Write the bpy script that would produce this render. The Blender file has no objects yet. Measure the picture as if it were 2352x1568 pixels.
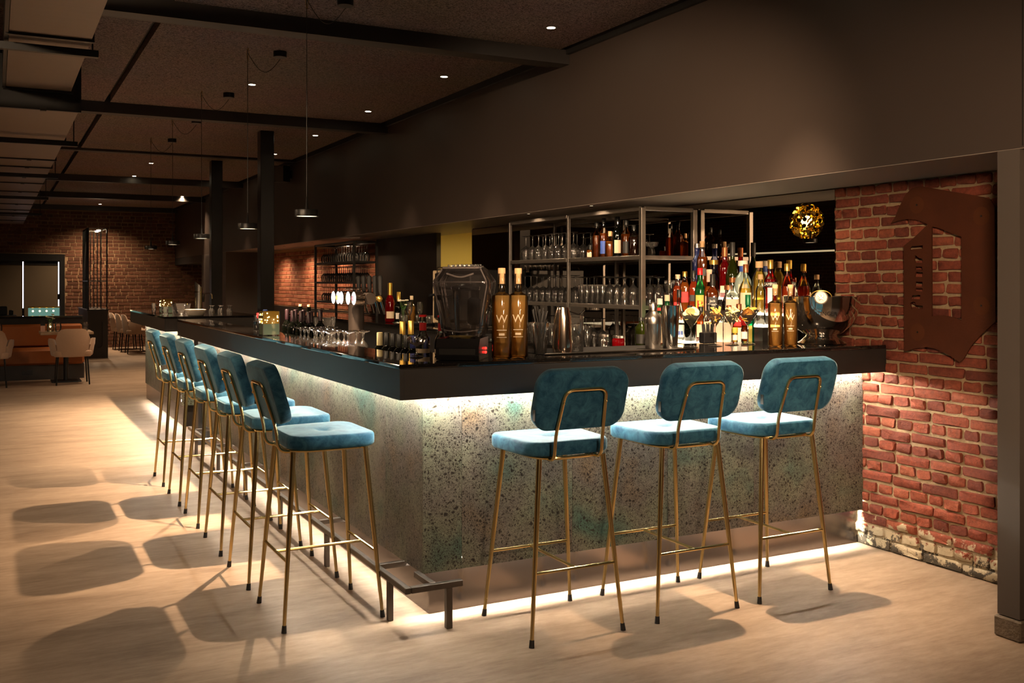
import bpy, math, random
from mathutils import Vector, Matrix
PI = math.pi
random.seed(7)
sc = bpy.context.scene
COL = sc.collection

# ---------------------------------------------------------------- camera
cam = bpy.data.cameras.new('camera')
cam.sensor_width = 36.0
cam.lens = 36.0 * 2275.7 / 2352
cam.shift_x = 0.0
cam.shift_y = -(784 - 647.63) / 2352
cam.clip_start = 0.05
cam.clip_end = 200
camo = bpy.data.objects.new('camera', cam)
camo.location = (0, 0, 1.4594)
camo.rotation_euler = (PI / 2, 0, -math.radians(27.569))
COL.objects.link(camo)
sc.camera = camo

# ---------------------------------------------------------------- world and exposure
w = bpy.data.worlds.new('world')
w.use_nodes = True
w.node_tree.nodes['Background'].inputs[0].default_value = (0.9, 0.62, 0.42, 1)
w.node_tree.nodes['Background'].inputs[1].default_value = 0.006
sc.world = w
vs = sc.view_settings
vs.view_transform = 'Standard'
vs.look = 'None'
vs.exposure = -0.12
vs.gamma = 1.0
vs.use_curve_mapping = False
cy = sc.cycles
cy.use_adaptive_sampling = True
cy.adaptive_threshold = 0.03
cy.max_bounces = 9
cy.diffuse_bounces = 4
cy.glossy_bounces = 5
cy.transmission_bounces = 8
cy.transparent_max_bounces = 40
cy.caustics_reflective = False
cy.caustics_refractive = False
cy.sample_clamp_indirect = 4.0
cy.sample_clamp_direct = 0.0
WARM = (1.0, 0.69, 0.43)
LED = (1.0, 0.88, 0.71)
PENDANT_W = 500.0
DOWN_W = 330.0
FILL_W = 150.0
LED_TOP = 340.0
LED_FLOOR = 420.0

# ---------------------------------------------------------------- material helpers
MATS = {}
def nt(name):
    m = bpy.data.materials.new(name)
    m.use_nodes = True
    t = m.node_tree
    t.nodes.clear()
    o = t.nodes.new('ShaderNodeOutputMaterial')
    MATS[name] = m
    return m, t, o
def N(t, kind, **kw):
    n = t.nodes.new(kind)
    for k, v in kw.items():
        if k in n.inputs:
            n.inputs[k].default_value = v
        else:
            setattr(n, k, v)
    return n
def L(t, a, b):
    t.links.new(a, b)
def rgba(c):
    return (c[0], c[1], c[2], 1.0)
def pbr(name, col, rough=0.5, metal=0.0, var=0.12, scale=9.0, bump=0.0, bscale=60.0, coat=0.0, sheen=0.0, spec=0.5, stretch=None, emis=None, estr=0.0):
    m, t, o = nt(name)
    b = N(t, 'ShaderNodeBsdfPrincipled')
    b.inputs['Roughness'].default_value = rough
    b.inputs['Metallic'].default_value = metal
    b.inputs['Specular IOR Level'].default_value = spec
    b.inputs['Coat Weight'].default_value = coat
    b.inputs['Coat Roughness'].default_value = 0.05
    b.inputs['Sheen Weight'].default_value = sheen
    tc = N(t, 'ShaderNodeTexCoord')
    mp = N(t, 'ShaderNodeMapping')
    if stretch:
        mp.inputs['Scale'].default_value = stretch
    L(t, tc.outputs['Object'], mp.inputs['Vector'])
    nz = N(t, 'ShaderNodeTexNoise', Scale=scale, Detail=5.0, Roughness=0.6)
    L(t, mp.outputs[0], nz.inputs['Vector'])
    mx = N(t, 'ShaderNodeMix', data_type='RGBA')
    mx.inputs[6].default_value = rgba([c * (1 - var) for c in col])
    mx.inputs[7].default_value = rgba([min(1, c * (1 + var)) for c in col])
    L(t, nz.outputs['Fac'], mx.inputs[0])
    L(t, mx.outputs[2], b.inputs['Base Color'])
    if bump:
        bn = N(t, 'ShaderNodeTexNoise', Scale=bscale, Detail=3.0)
        L(t, tc.outputs['Object'], bn.inputs['Vector'])
        bp = N(t, 'ShaderNodeBump', Strength=bump, Distance=0.01)
        L(t, bn.outputs['Fac'], bp.inputs['Height'])
        L(t, bp.outputs[0], b.inputs['Normal'])
    if emis:
        b.inputs['Emission Color'].default_value = rgba(emis)
        b.inputs['Emission Strength'].default_value = estr
    L(t, b.outputs[0], o.inputs[0])
    return m
def emit(name, col, s):
    m, t, o = nt(name)
    e = N(t, 'ShaderNodeEmission')
    e.inputs[0].default_value = rgba(col)
    e.inputs[1].default_value = s
    L(t, e.outputs[0], o.inputs[0])
    return m
def glass(name, col, tint=1.0, refl=0.95, ior=1.45, body=0.0, bodycol=None, rough=0.05):
    """thin clear or tinted glass: transmission through the wall plus a Fresnel reflection"""
    m, t, o = nt(name)
    tr = N(t, 'ShaderNodeBsdfTransparent')
    tr.inputs[0].default_value = rgba(col)
    gl = N(t, 'ShaderNodeBsdfGlossy', Roughness=rough)
    gl.inputs[0].default_value = (refl, refl, refl, 1)
    fr = N(t, 'ShaderNodeFresnel', IOR=ior)
    nz = N(t, 'ShaderNodeTexNoise', Scale=14.0)
    tc = N(t, 'ShaderNodeTexCoord')
    L(t, tc.outputs['Object'], nz.inputs['Vector'])
    bp = N(t, 'ShaderNodeBump', Strength=0.06, Distance=0.004)
    L(t, nz.outputs['Fac'], bp.inputs['Height'])
    L(t, bp.outputs[0], gl.inputs['Normal'])
    mx = N(t, 'ShaderNodeMixShader')
    L(t, fr.outputs[0], mx.inputs[0])
    src = tr.outputs[0]
    if body > 0:
        tl = N(t, 'ShaderNodeBsdfTranslucent')
        tl.inputs[0].default_value = rgba(bodycol or col)
        df = N(t, 'ShaderNodeBsdfDiffuse')
        df.inputs[0].default_value = rgba(bodycol or col)
        m3 = N(t, 'ShaderNodeMixShader')
        m3.inputs[0].default_value = 0.4
        L(t, tl.outputs[0], m3.inputs[1])
        L(t, df.outputs[0], m3.inputs[2])
        m2 = N(t, 'ShaderNodeMixShader')
        m2.inputs[0].default_value = body
        L(t, tr.outputs[0], m2.inputs[1])
        L(t, m3.outputs[0], m2.inputs[2])
        src = m2.outputs[0]
    L(t, src, mx.inputs[1])
    L(t, gl.outputs[0], mx.inputs[2])
    L(t, mx.outputs[0], o.inputs[0])
    return m

# ---------------------------------------------------------------- mesh helpers
class MB:
    def __init__(s):
        s.v = []
        s.f = []
    def add(s, v, f):
        o = len(s.v)
        s.v += [tuple(p) for p in v]
        s.f += [tuple(i + o for i in q) for q in f]
        return s
    def box(s, x0, x1, y0, y1, z0, z1):
        v = [(x0, y0, z0), (x1, y0, z0), (x1, y1, z0), (x0, y1, z0), (x0, y0, z1), (x1, y0, z1), (x1, y1, z1), (x0, y1, z1)]
        return s.add(v, [(0, 3, 2, 1), (4, 5, 6, 7), (0, 1, 5, 4), (1, 2, 6, 5), (2, 3, 7, 6), (3, 0, 4, 7)])
    def bbox(s, x0, x1, y0, y1, z0, z1, c=0.004):
        """box with chamfered vertical and horizontal edges (an 8-ring solid)"""
        def ring(z, k):
            a, b, d, e = x0 + k, x1 - k, y0 + k, y1 - k
            return [(a + c, d, z), (b - c, d, z), (b, d + c, z), (b, e - c, z), (b - c, e, z), (a + c, e, z), (a, e - c, z), (a, d + c, z)]
        rs = [ring(z0, c), ring(z0 + c, 0), ring(z1 - c, 0), ring(z1, c)]
        return s.loft(rs)
    def loft(s, rs, caps=True, closed=True):
        n = len(rs[0])
        v = [p for r in rs for p in r]
        f = []
        for i in range(len(rs) - 1):
            for j in range(n if closed else n - 1):
                k = (j + 1) % n
                f.append((i * n + j, i * n + k, (i + 1) * n + k, (i + 1) * n + j))
        if caps:
            f.append(tuple(range(n - 1, -1, -1)))
            f.append(tuple((len(rs) - 1) * n + j for j in range(n)))
        return s.add(v, f)
    def lathe(s, prof, cx=0, cy=0, seg=20, e=2.0, sx=1.0, sy=1.0, caps=True, rot=0.0):
        rs = []
        for r, z in prof:
            ring = []
            for j in range(seg):
                a = 2 * PI * j / seg
                c, d = math.cos(a), math.sin(a)
                if e != 2.0:
                    k = (abs(c) ** e + abs(d) ** e) ** (-1.0 / e)
                    c, d = c * k, d * k
                c, d = c * sx, d * sy
                if rot:
                    c, d = c * math.cos(rot) - d * math.sin(rot), c * math.sin(rot) + d * math.cos(rot)
                ring.append((cx + r * c, cy + r * d, z))
            rs.append(ring)
        return s.loft(rs, caps)
    def tube(s, pts, r, seg=8, caps=True):
        P = [Vector(p) for p in pts]
        rr = r if isinstance(r, (list, tuple)) else [r] * len(P)
        t0 = (P[1] - P[0]).normalized()
        up = Vector((0, 0, 1)) if abs(t0.z) < 0.9 else Vector((1, 0, 0))
        n = t0.cross(up).normalized()
        rs = []
        for i, p in enumerate(P):
            if i == 0:
                t = t0
            elif i == len(P) - 1:
                t = (P[i] - P[i - 1]).normalized()
            else:
                t = ((P[i + 1] - P[i]).normalized() + (P[i] - P[i - 1]).normalized())
                t = t.normalized() if t.length > 1e-6 else t0
            n = (n - t * n.dot(t)).normalized()
            b = t.cross(n)
            rs.append([tuple(p + (n * math.cos(2 * PI * j / seg) + b * math.sin(2 * PI * j / seg)) * rr[i]) for j in range(seg)])
        return s.loft(rs, caps)
    def prism(s, poly, a0, a1, axis='z'):
        def q(u, v, a):
            return (u, v, a) if axis == 'z' else ((a, u, v) if axis == 'x' else (u, a, v))
        return s.loft([[q(u, v, a0) for u, v in poly], [q(u, v, a1) for u, v in poly]])
    def sphere(s, c, r, seg=12, rings=7, sz=1.0):
        prof = []
        for i in range(rings + 1):
            a = -PI / 2 + PI * i / rings
            prof.append((max(1e-4, r * math.cos(a)), c[2] + r * sz * math.sin(a)))
        return s.lathe(prof, c[0], c[1], seg)
    def mesh(s, name, mat, smooth=False):
        me = bpy.data.meshes.new(name)
        me.from_pydata(s.v, [], s.f)
        me.update()
        if mat:
            me.materials.append(MATS[mat] if isinstance(mat, str) else mat)
        if smooth:
            try:
                me.shade_smooth()
                me.set_sharp_from_angle(angle=math.radians(42))
            except Exception:
                me.polygons.foreach_set('use_smooth', [True] * len(me.polygons))
        return me
    def build(s, name, mat, parent=None, smooth=False, loc=None, rot=None):
        return put(name, s.mesh(name, mat, smooth), parent, loc, rot)
def put(name, me, parent=None, loc=None, rot=None, scale=None):
    o = bpy.data.objects.new(name, me)
    COL.objects.link(o)
    if parent:
        o.parent = parent
    if loc:
        o.location = loc
    if rot is not None:
        o.rotation_euler = (0, 0, rot) if not isinstance(rot, tuple) else rot
    if scale:
        o.scale = scale
    return o
def tag(o, label, cat, group=None, kind=None):
    o['label'] = label
    if cat:
        o['category'] = cat
    if group:
        o['group'] = group
    if kind:
        o['kind'] = kind
    return o
def thing(name, label, cat, loc=(0, 0, 0), rz=0.0, group=None):
    o = put(name, None, None, loc, rz)
    o.empty_display_size = 0.05
    return tag(o, label, cat, group)
def struct(o, label=None, cat=None):
    o['kind'] = 'structure'
    if label:
        o['label'] = label
        o['category'] = cat
    return o
def dup(root, loc, rz=None, label=None, group=None):
    r = root.copy()
    COL.objects.link(r)
    r.location = loc
    if rz is not None:
        r.rotation_euler = (0, 0, rz)
    if label:
        r['label'] = label
    if group:
        r['group'] = group
    for ch in list(root.children):
        c = ch.copy()
        COL.objects.link(c)
        c.parent = r
        for g in list(ch.children):
            d = g.copy()
            COL.objects.link(d)
            d.parent = c
    return r
def fillet(pts, r, n=5):
    P = [Vector(p) for p in pts]
    out = [P[0]]
    for i in range(1, len(P) - 1):
        a, b, c = P[i - 1], P[i], P[i + 1]
        u, v = (a - b), (c - b)
        k = min(r, u.length * 0.45, v.length * 0.45)
        p0, p1 = b + u.normalized() * k, b + v.normalized() * k
        for j in range(n + 1):
            t = j / n
            out.append(p0 * (1 - t) ** 2 + b * 2 * t * (1 - t) + p1 * t * t)
    out.append(P[-1])
    return [tuple(p) for p in out]
_fontcache = {}
def text_mesh(s, size, mat, depth=0.0, name='lettering'):
    cu = bpy.data.curves.new('t', 'FONT')
    cu.body = s
    cu.size = size
    cu.align_x = 'CENTER'
    cu.align_y = 'CENTER'
    cu.extrude = depth
    cu.resolution_u = 3
    ob = bpy.data.objects.new('t', cu)
    COL.objects.link(ob)
    bpy.context.view_layer.update()
    me = bpy.data.meshes.new_from_object(ob)
    bpy.data.objects.remove(ob)
    me.name = name
    me.materials.clear()
    me.materials.append(MATS[mat])
    return me
def light_spot(name, loc, power, col, angle=110, blend=0.5, radius=0.03, parent=None, aim=None):
    d = bpy.data.lights.new(name, 'SPOT')
    d.energy = power
    d.color = col
    d.spot_size = math.radians(angle)
    d.spot_blend = blend
    d.shadow_soft_size = radius
    o = bpy.data.objects.new(name, d)
    COL.objects.link(o)
    if parent:
        o.parent = parent
    o.location = loc
    if aim:
        v = Vector(aim)
        o.rotation_euler = v.to_track_quat('-Z', 'Y').to_euler()
    return o

# ---------------------------------------------------------------- materials
pbr('brass', (1.0, 0.78, 0.38), 0.22, 1.0, 0.04)
pbr('black_rubber', (0.012, 0.012, 0.012), 0.5)
pbr('black_metal', (0.012, 0.0115, 0.011), 0.38, 0.3, 0.3)
pbr('black_matte', (0.008, 0.0075, 0.007), 0.65)
pbr('column_paint', (0.012, 0.011, 0.0105), 0.28, 0.2, 0.3, 30)
pbr('fascia_steel', (0.030, 0.027, 0.025), 0.45, 0.2, 0.22, 2.5, stretch=(1, 1, 6))
pbr('kick_steel', (0.46, 0.40, 0.38), 0.2, 1.0, 0.12, 1.8)
pbr('rail_steel', (0.14, 0.12, 0.105), 0.4, 0.85, 0.25, 14)
pbr('rack_steel', (0.30, 0.27, 0.24), 0.36, 0.9, 0.2, 18, stretch=(1, 1, 1))
pbr('rack_dark', (0.045, 0.042, 0.04), 0.4, 0.6, 0.2, 18)
pbr('steel', (0.72, 0.68, 0.63), 0.09, 1.0, 0.04)
pbr('steel_brushed', (0.62, 0.58, 0.53), 0.24, 1.0, 0.08, 12, stretch=(1, 1, 0.1))
pbr('emblem_steel', (0.40, 0.34, 0.27), 0.45, 0.9, 0.2, 60)
pbr('copper_steel', (0.78, 0.62, 0.50), 0.15, 1.0, 0.05)
pbr('bulkhead_paint', (0.052, 0.038, 0.031), 0.55, 0.0, 0.10, 1.2, spec=0.35)
pbr('soffit_paint', (0.20, 0.165, 0.14), 0.5, 0.0, 0.08, 1.2, spec=0.4)
pbr('beam_steel', (0.022, 0.018, 0.016), 0.5, 0.2, 0.3, 8)
pbr('beam_timber', (0.060, 0.047, 0.038), 0.7, 0.0, 0.25, 5, stretch=(0.4, 4, 4))
pbr('duct_metal', (0.17, 0.125, 0.10), 0.42, 0.35, 0.10, 2.0, stretch=(0.5, 8, 1))
pbr('tower_bronze', (0.045, 0.034, 0.028), 0.4, 0.5, 0.1)
pbr('rust_steel', (0.075, 0.020, 0.007), 0.72, 0.1, 0.5, 3.4, bump=0.15, bscale=120, spec=0.25)
pbr('rust_halo', (0.09, 0.026, 0.008), 0.75, 0.1, 0.3, 6.0, spec=0.25)
pbr('dark_wall', (0.018, 0.013, 0.010), 0.45, 0.0, 0.3, 2, stretch=(1, 3, 0.4))
pbr('plain_wall', (0.075, 0.06, 0.05), 0.6, 0.0, 0.12, 1.5)
pbr('door_dark', (0.028, 0.021, 0.018), 0.6, 0.0, 0.15, 2)
pbr('kitchen_wall', (0.55, 0.42, 0.12), 0.7, 0.0, 0.08, 2)
pbr('beige_fabric', (0.44, 0.29, 0.19), 0.9, 0.0, 0.10, 60, bump=0.25, bscale=350, sheen=0.3)
pbr('orange_leather', (0.30, 0.085, 0.012), 0.6, 0.0, 0.18, 5)
pbr('oak', (0.40, 0.27, 0.16), 0.5, 0.0, 0.2, 6, stretch=(0.4, 6, 6))
pbr('cabinet_grey', (0.045, 0.036, 0.030), 0.6, 0.0, 0.15, 3)
pbr('cork', (0.55, 0.34, 0.17), 0.8, 0.0, 0.25, 90)
pbr('white_ceramic', (0.75, 0.68, 0.56), 0.25)
pbr('paper_cream', (0.72, 0.58, 0.40), 0.7, 0.0, 0.06)
pbr('paper_yellow', (0.75, 0.62, 0.12), 0.7)
pbr('paper_black', (0.012, 0.011, 0.01), 0.5)
pbr('paper_red', (0.55, 0.012, 0.012), 0.5)
pbr('paper_white', (0.8, 0.76, 0.68), 0.6)
pbr('paper_blue', (0.03, 0.08, 0.35), 0.5)
pbr('paper_pink', (0.78, 0.48, 0.36), 0.6, 0.0, 0.12, 40)
pbr('foil_gold', (0.85, 0.55, 0.12), 0.3, 0.9)
pbr('foil_purple', (0.018, 0.006, 0.010), 0.35, 0.1)
pbr('foil_dark', (0.02, 0.021, 0.02), 0.35, 0.2)
pbr('foil_blue', (0.025, 0.035, 0.16), 0.35, 0.3)
pbr('foil_cream', (0.62, 0.54, 0.30), 0.4)
pbr('cap_red', (0.6, 0.012, 0.015), 0.35)
pbr('cap_green', (0.01, 0.16, 0.06), 0.35, 0.2)
pbr('cap_yellow', (0.75, 0.6, 0.08), 0.4)
pbr('cap_copper', (0.42, 0.15, 0.06), 0.3, 0.7)
pbr('plastic_black', (0.012, 0.012, 0.013), 0.22, 0.0, 0.2, coat=0.3)
pbr('leaf_green', (0.05, 0.14, 0.03), 0.5)
pbr('petal_white', (0.75, 0.70, 0.55), 0.6)
pbr('citrus', (0.75, 0.42, 0.07), 0.45, 0.0, 0.35, 30)
pbr('citrus_pale', (0.85, 0.70, 0.30), 0.45, 0.0, 0.3, 40)
pbr('machine_cream', (0.55, 0.42, 0.26), 0.4)
pbr('stone_skirt', (0.16, 0.125, 0.09), 0.7, 0.0, 0.5, 25, bump=0.6, bscale=70)
pbr('blind', (0.085, 0.062, 0.035), 0.8, 0.0, 0.1, 2)
pbr('gold_glass', (0.85, 0.62, 0.18), 0.12, 1.0, 0.3, 200)
emit('led_top', LED, LED_TOP)
emit('led_floor', LED, LED_FLOOR)
emit('led_top_side', LED, LED_TOP * 0.55)
emit('led_floor_side', LED, LED_FLOOR * 0.22)
emit('lamp_warm', (1.0, 0.78, 0.48), 4.0)
emit('lamp_hot', (1.0, 0.80, 0.52), 60.0)
emit('medallion_white', (1.0, 0.98, 1.0), 6.0)
emit('medallion_yellow', (1.0, 0.82, 0.18), 2.2)
emit('medallion_green', (0.65, 0.95, 0.55), 2.2)
emit('medallion_red', (1.0, 0.25, 0.25), 2.4)
emit('candle_dots', (1.0, 0.72, 0.30), 9.0)
emit('chandelier_glow', (1.0, 0.72, 0.22), 26.0)
emit('tier_light', (1.0, 0.80, 0.52), 9.0)
emit('window_slit', (0.92, 0.88, 1.0), 3.2)
emit('teal_glow', (0.25, 0.52, 0.42), 0.5)
emit('red_led', (1.0, 0.03, 0.02), 4.0)
emit('linear_lamp', (1.0, 0.82, 0.5), 1.1)
glass('glass_clear', (0.985, 0.985, 0.98), ior=1.8, body=0.035, bodycol=(0.8, 0.76, 0.7), rough=0.08)
glass('glass_thick', (0.97, 0.97, 0.96), ior=1.9, body=0.04, bodycol=(0.8, 0.76, 0.7), rough=0.07)
glass('glass_bottle', (0.93, 0.93, 0.90), ior=1.5)
glass('glass_green', (0.18, 0.62, 0.25), ior=1.5, body=0.25, bodycol=(0.02, 0.28, 0.08))
glass('glass_teal_green', (0.10, 0.55, 0.32), ior=1.5, body=0.3, bodycol=(0.01, 0.26, 0.13))
glass('glass_dark', (0.03, 0.035, 0.02), ior=1.55, body=0.75, bodycol=(0.004, 0.005, 0.003))
glass('glass_olive', (0.30, 0.32, 0.05), ior=1.5, body=0.5, bodycol=(0.05, 0.07, 0.005))
glass('glass_blue', (0.62, 0.70, 0.98), ior=1.5, body=0.12, bodycol=(0.15, 0.22, 0.9))
glass('glass_frost', (0.85, 0.92, 0.92), ior=1.4, body=0.7, bodycol=(0.62, 0.72, 0.66))
glass('glass_red', (0.6, 0.02, 0.03), ior=1.5, body=0.4, bodycol=(0.35, 0.005, 0.01))
glass('liq_amber', (0.85, 0.36, 0.06), ior=1.2, body=0.45, bodycol=(0.75, 0.24, 0.03))
glass('liq_whisky', (0.62, 0.20, 0.03), ior=1.2, body=0.4, bodycol=(0.45, 0.11, 0.012))
glass('liq_red', (0.75, 0.03, 0.04), ior=1.2, body=0.4, bodycol=(0.65, 0.01, 0.02))
glass('liq_orange', (0.95, 0.25, 0.08), ior=1.2, body=0.4, bodycol=(0.85, 0.16, 0.04))
glass('liq_yellow', (0.96, 0.80, 0.28), ior=1.2, body=0.35, bodycol=(0.95, 0.70, 0.14))
glass('liq_rose', (0.98, 0.76, 0.42), ior=1.25, body=0.42, bodycol=(1.0, 0.58, 0.18))
glass('liq_water', (0.96, 0.96, 0.93), ior=1.25)
glass('liq_dark', (0.12, 0.03, 0.01), ior=1.2, body=0.6, bodycol=(0.05, 0.012, 0.005))
glass('lantern_gold', (0.55, 0.38, 0.10), ior=1.8, body=0.45, bodycol=(0.50, 0.32, 0.06))
glass('lantern_green', (0.35, 0.48, 0.40), ior=1.8, body=0.45, bodycol=(0.20, 0.28, 0.22))
glass('acrylic', (0.97, 0.955, 0.955), ior=1.9, body=0.03, bodycol=(0.8, 0.7, 0.68), rough=0.06)
glass('acrylic_edge', (0.95, 0.90, 0.90), ior=2.2, body=0.3, bodycol=(0.9, 0.78, 0.75), rough=0.1)
glass('window_glass', (0.5, 0.5, 0.5), ior=1.5)

def mat_velvet():
    m, t, o = nt('teal_velvet')
    b = N(t, 'ShaderNodeBsdfPrincipled', Roughness=0.72)
    b.inputs['Sheen Weight'].default_value = 0.45
    b.inputs['Sheen Roughness'].default_value = 0.35
    b.inputs['Sheen Tint'].default_value = (0.60, 0.85, 0.92, 1)
    b.inputs['Specular IOR Level'].default_value = 0.15
    tc = N(t, 'ShaderNodeTexCoord')
    oi = N(t, 'ShaderNodeObjectInfo')
    ad = N(t, 'ShaderNodeVectorMath', operation='ADD')
    L(t, tc.outputs['Object'], ad.inputs[0])
    L(t, oi.outputs['Random'], ad.inputs[1])
    n1 = N(t, 'ShaderNodeTexNoise', Scale=17.0, Detail=8.0, Roughness=0.72, Distortion=0.6)
    L(t, ad.outputs[0], n1.inputs['Vector'])
    cr = N(t, 'ShaderNodeValToRGB')
    cr.color_ramp.elements[0].position = 0.36
    cr.color_ramp.elements[0].color = (0.009, 0.056, 0.116, 1)
    cr.color_ramp.elements[1].position = 0.66
    cr.color_ramp.elements[1].color = (0.047, 0.162, 0.252, 1)
    L(t, n1.outputs['Fac'], cr.inputs[0])
    L(t, cr.outputs[0], b.inputs['Base Color'])
    n2 = N(t, 'ShaderNodeTexNoise', Scale=420.0)
    L(t, tc.outputs['Object'], n2.inputs['Vector'])
    bp = N(t, 'ShaderNodeBump', Strength=0.12, Distance=0.002)
    L(t, n2.outputs['Fac'], bp.inputs['Height'])
    L(t, bp.outputs[0], b.inputs['Normal'])
    L(t, b.outputs[0], o.inputs[0])
mat_velvet()

def mat_floor():
    m, t, o = nt('floor_vinyl')
    b = N(t, 'ShaderNodeBsdfPrincipled', Roughness=0.5)
    b.inputs['Specular IOR Level'].default_value = 0.35
    tc = N(t, 'ShaderNodeTexCoord')
    mp = N(t, 'ShaderNodeMapping')
    mp.inputs['Rotation'].default_value = (0, 0, math.radians(6))
    mp.inputs['Scale'].default_value = (0.55, 2.2, 1)
    L(t, tc.outputs['Object'], mp.inputs[0])
    n1 = N(t, 'ShaderNodeTexNoise', Scale=2.6, Detail=9.0, Roughness=0.66, Distortion=0.5)
    L(t, mp.outputs[0], n1.inputs['Vector'])
    n2 = N(t, 'ShaderNodeTexNoise', Scale=16.0, Detail=6.0, Roughness=0.7)
    L(t, mp.outputs[0], n2.inputs['Vector'])
    mx = N(t, 'ShaderNodeMix', data_type='FLOAT')
    mx.inputs[0].default_value = 0.4
    L(t, n1.outputs['Fac'], mx.inputs[2])
    L(t, n2.outputs['Fac'], mx.inputs[3])
    cr = N(t, 'ShaderNodeValToRGB')
    e = cr.color_ramp.elements
    e[0].position = 0.34
    e[0].color = (0.185, 0.125, 0.082, 1)
    e[1].position = 0.66
    e[1].color = (0.40, 0.30, 0.215, 1)
    L(t, mx.outputs[0], cr.inputs[0])
    L(t, cr.outputs[0], b.inputs['Base Color'])
    bp = N(t, 'ShaderNodeBump', Strength=0.08, Distance=0.003)
    L(t, n2.outputs['Fac'], bp.inputs['Height'])
    L(t, bp.outputs[0], b.inputs['Normal'])
    L(t, b.outputs[0], o.inputs[0])
mat_floor()

def mat_ceiling():
    m, t, o = nt('wood_wool')
    b = N(t, 'ShaderNodeBsdfPrincipled', Roughness=0.9)
    b.inputs['Specular IOR Level'].default_value = 0.2
    tc = N(t, 'ShaderNodeTexCoord')
    n1 = N(t, 'ShaderNodeTexNoise', Scale=75.0, Detail=4.0, Roughness=0.7, Distortion=1.2)
    L(t, tc.outputs['Object'], n1.inputs['Vector'])
    n3 = N(t, 'ShaderNodeTexNoise', Scale=1.1, Detail=3.0)
    L(t, tc.outputs['Object'], n3.inputs['Vector'])
    cr = N(t, 'ShaderNodeValToRGB')
    e = cr.color_ramp.elements
    e[0].position = 0.36
    e[0].color = (0.03, 0.022, 0.019, 1)
    e[1].position = 0.58
    e[1].color = (0.42, 0.315, 0.285, 1)
    L(t, n1.outputs['Fac'], cr.inputs[0])
    mx = N(t, 'ShaderNodeMix', data_type='RGBA', blend_type='MULTIPLY')
    mx.inputs[0].default_value = 0.35
    L(t, cr.outputs[0], mx.inputs[6])
    L(t, n3.outputs['Color'], mx.inputs[7])
    L(t, mx.outputs[2], b.inputs['Base Color'])
    bp = N(t, 'ShaderNodeBump', Strength=0.9, Distance=0.012)
    L(t, n1.outputs['Fac'], bp.inputs['Height'])
    L(t, bp.outputs[0], b.inputs['Normal'])
    L(t, b.outputs[0], o.inputs[0])
mat_ceiling()

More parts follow.
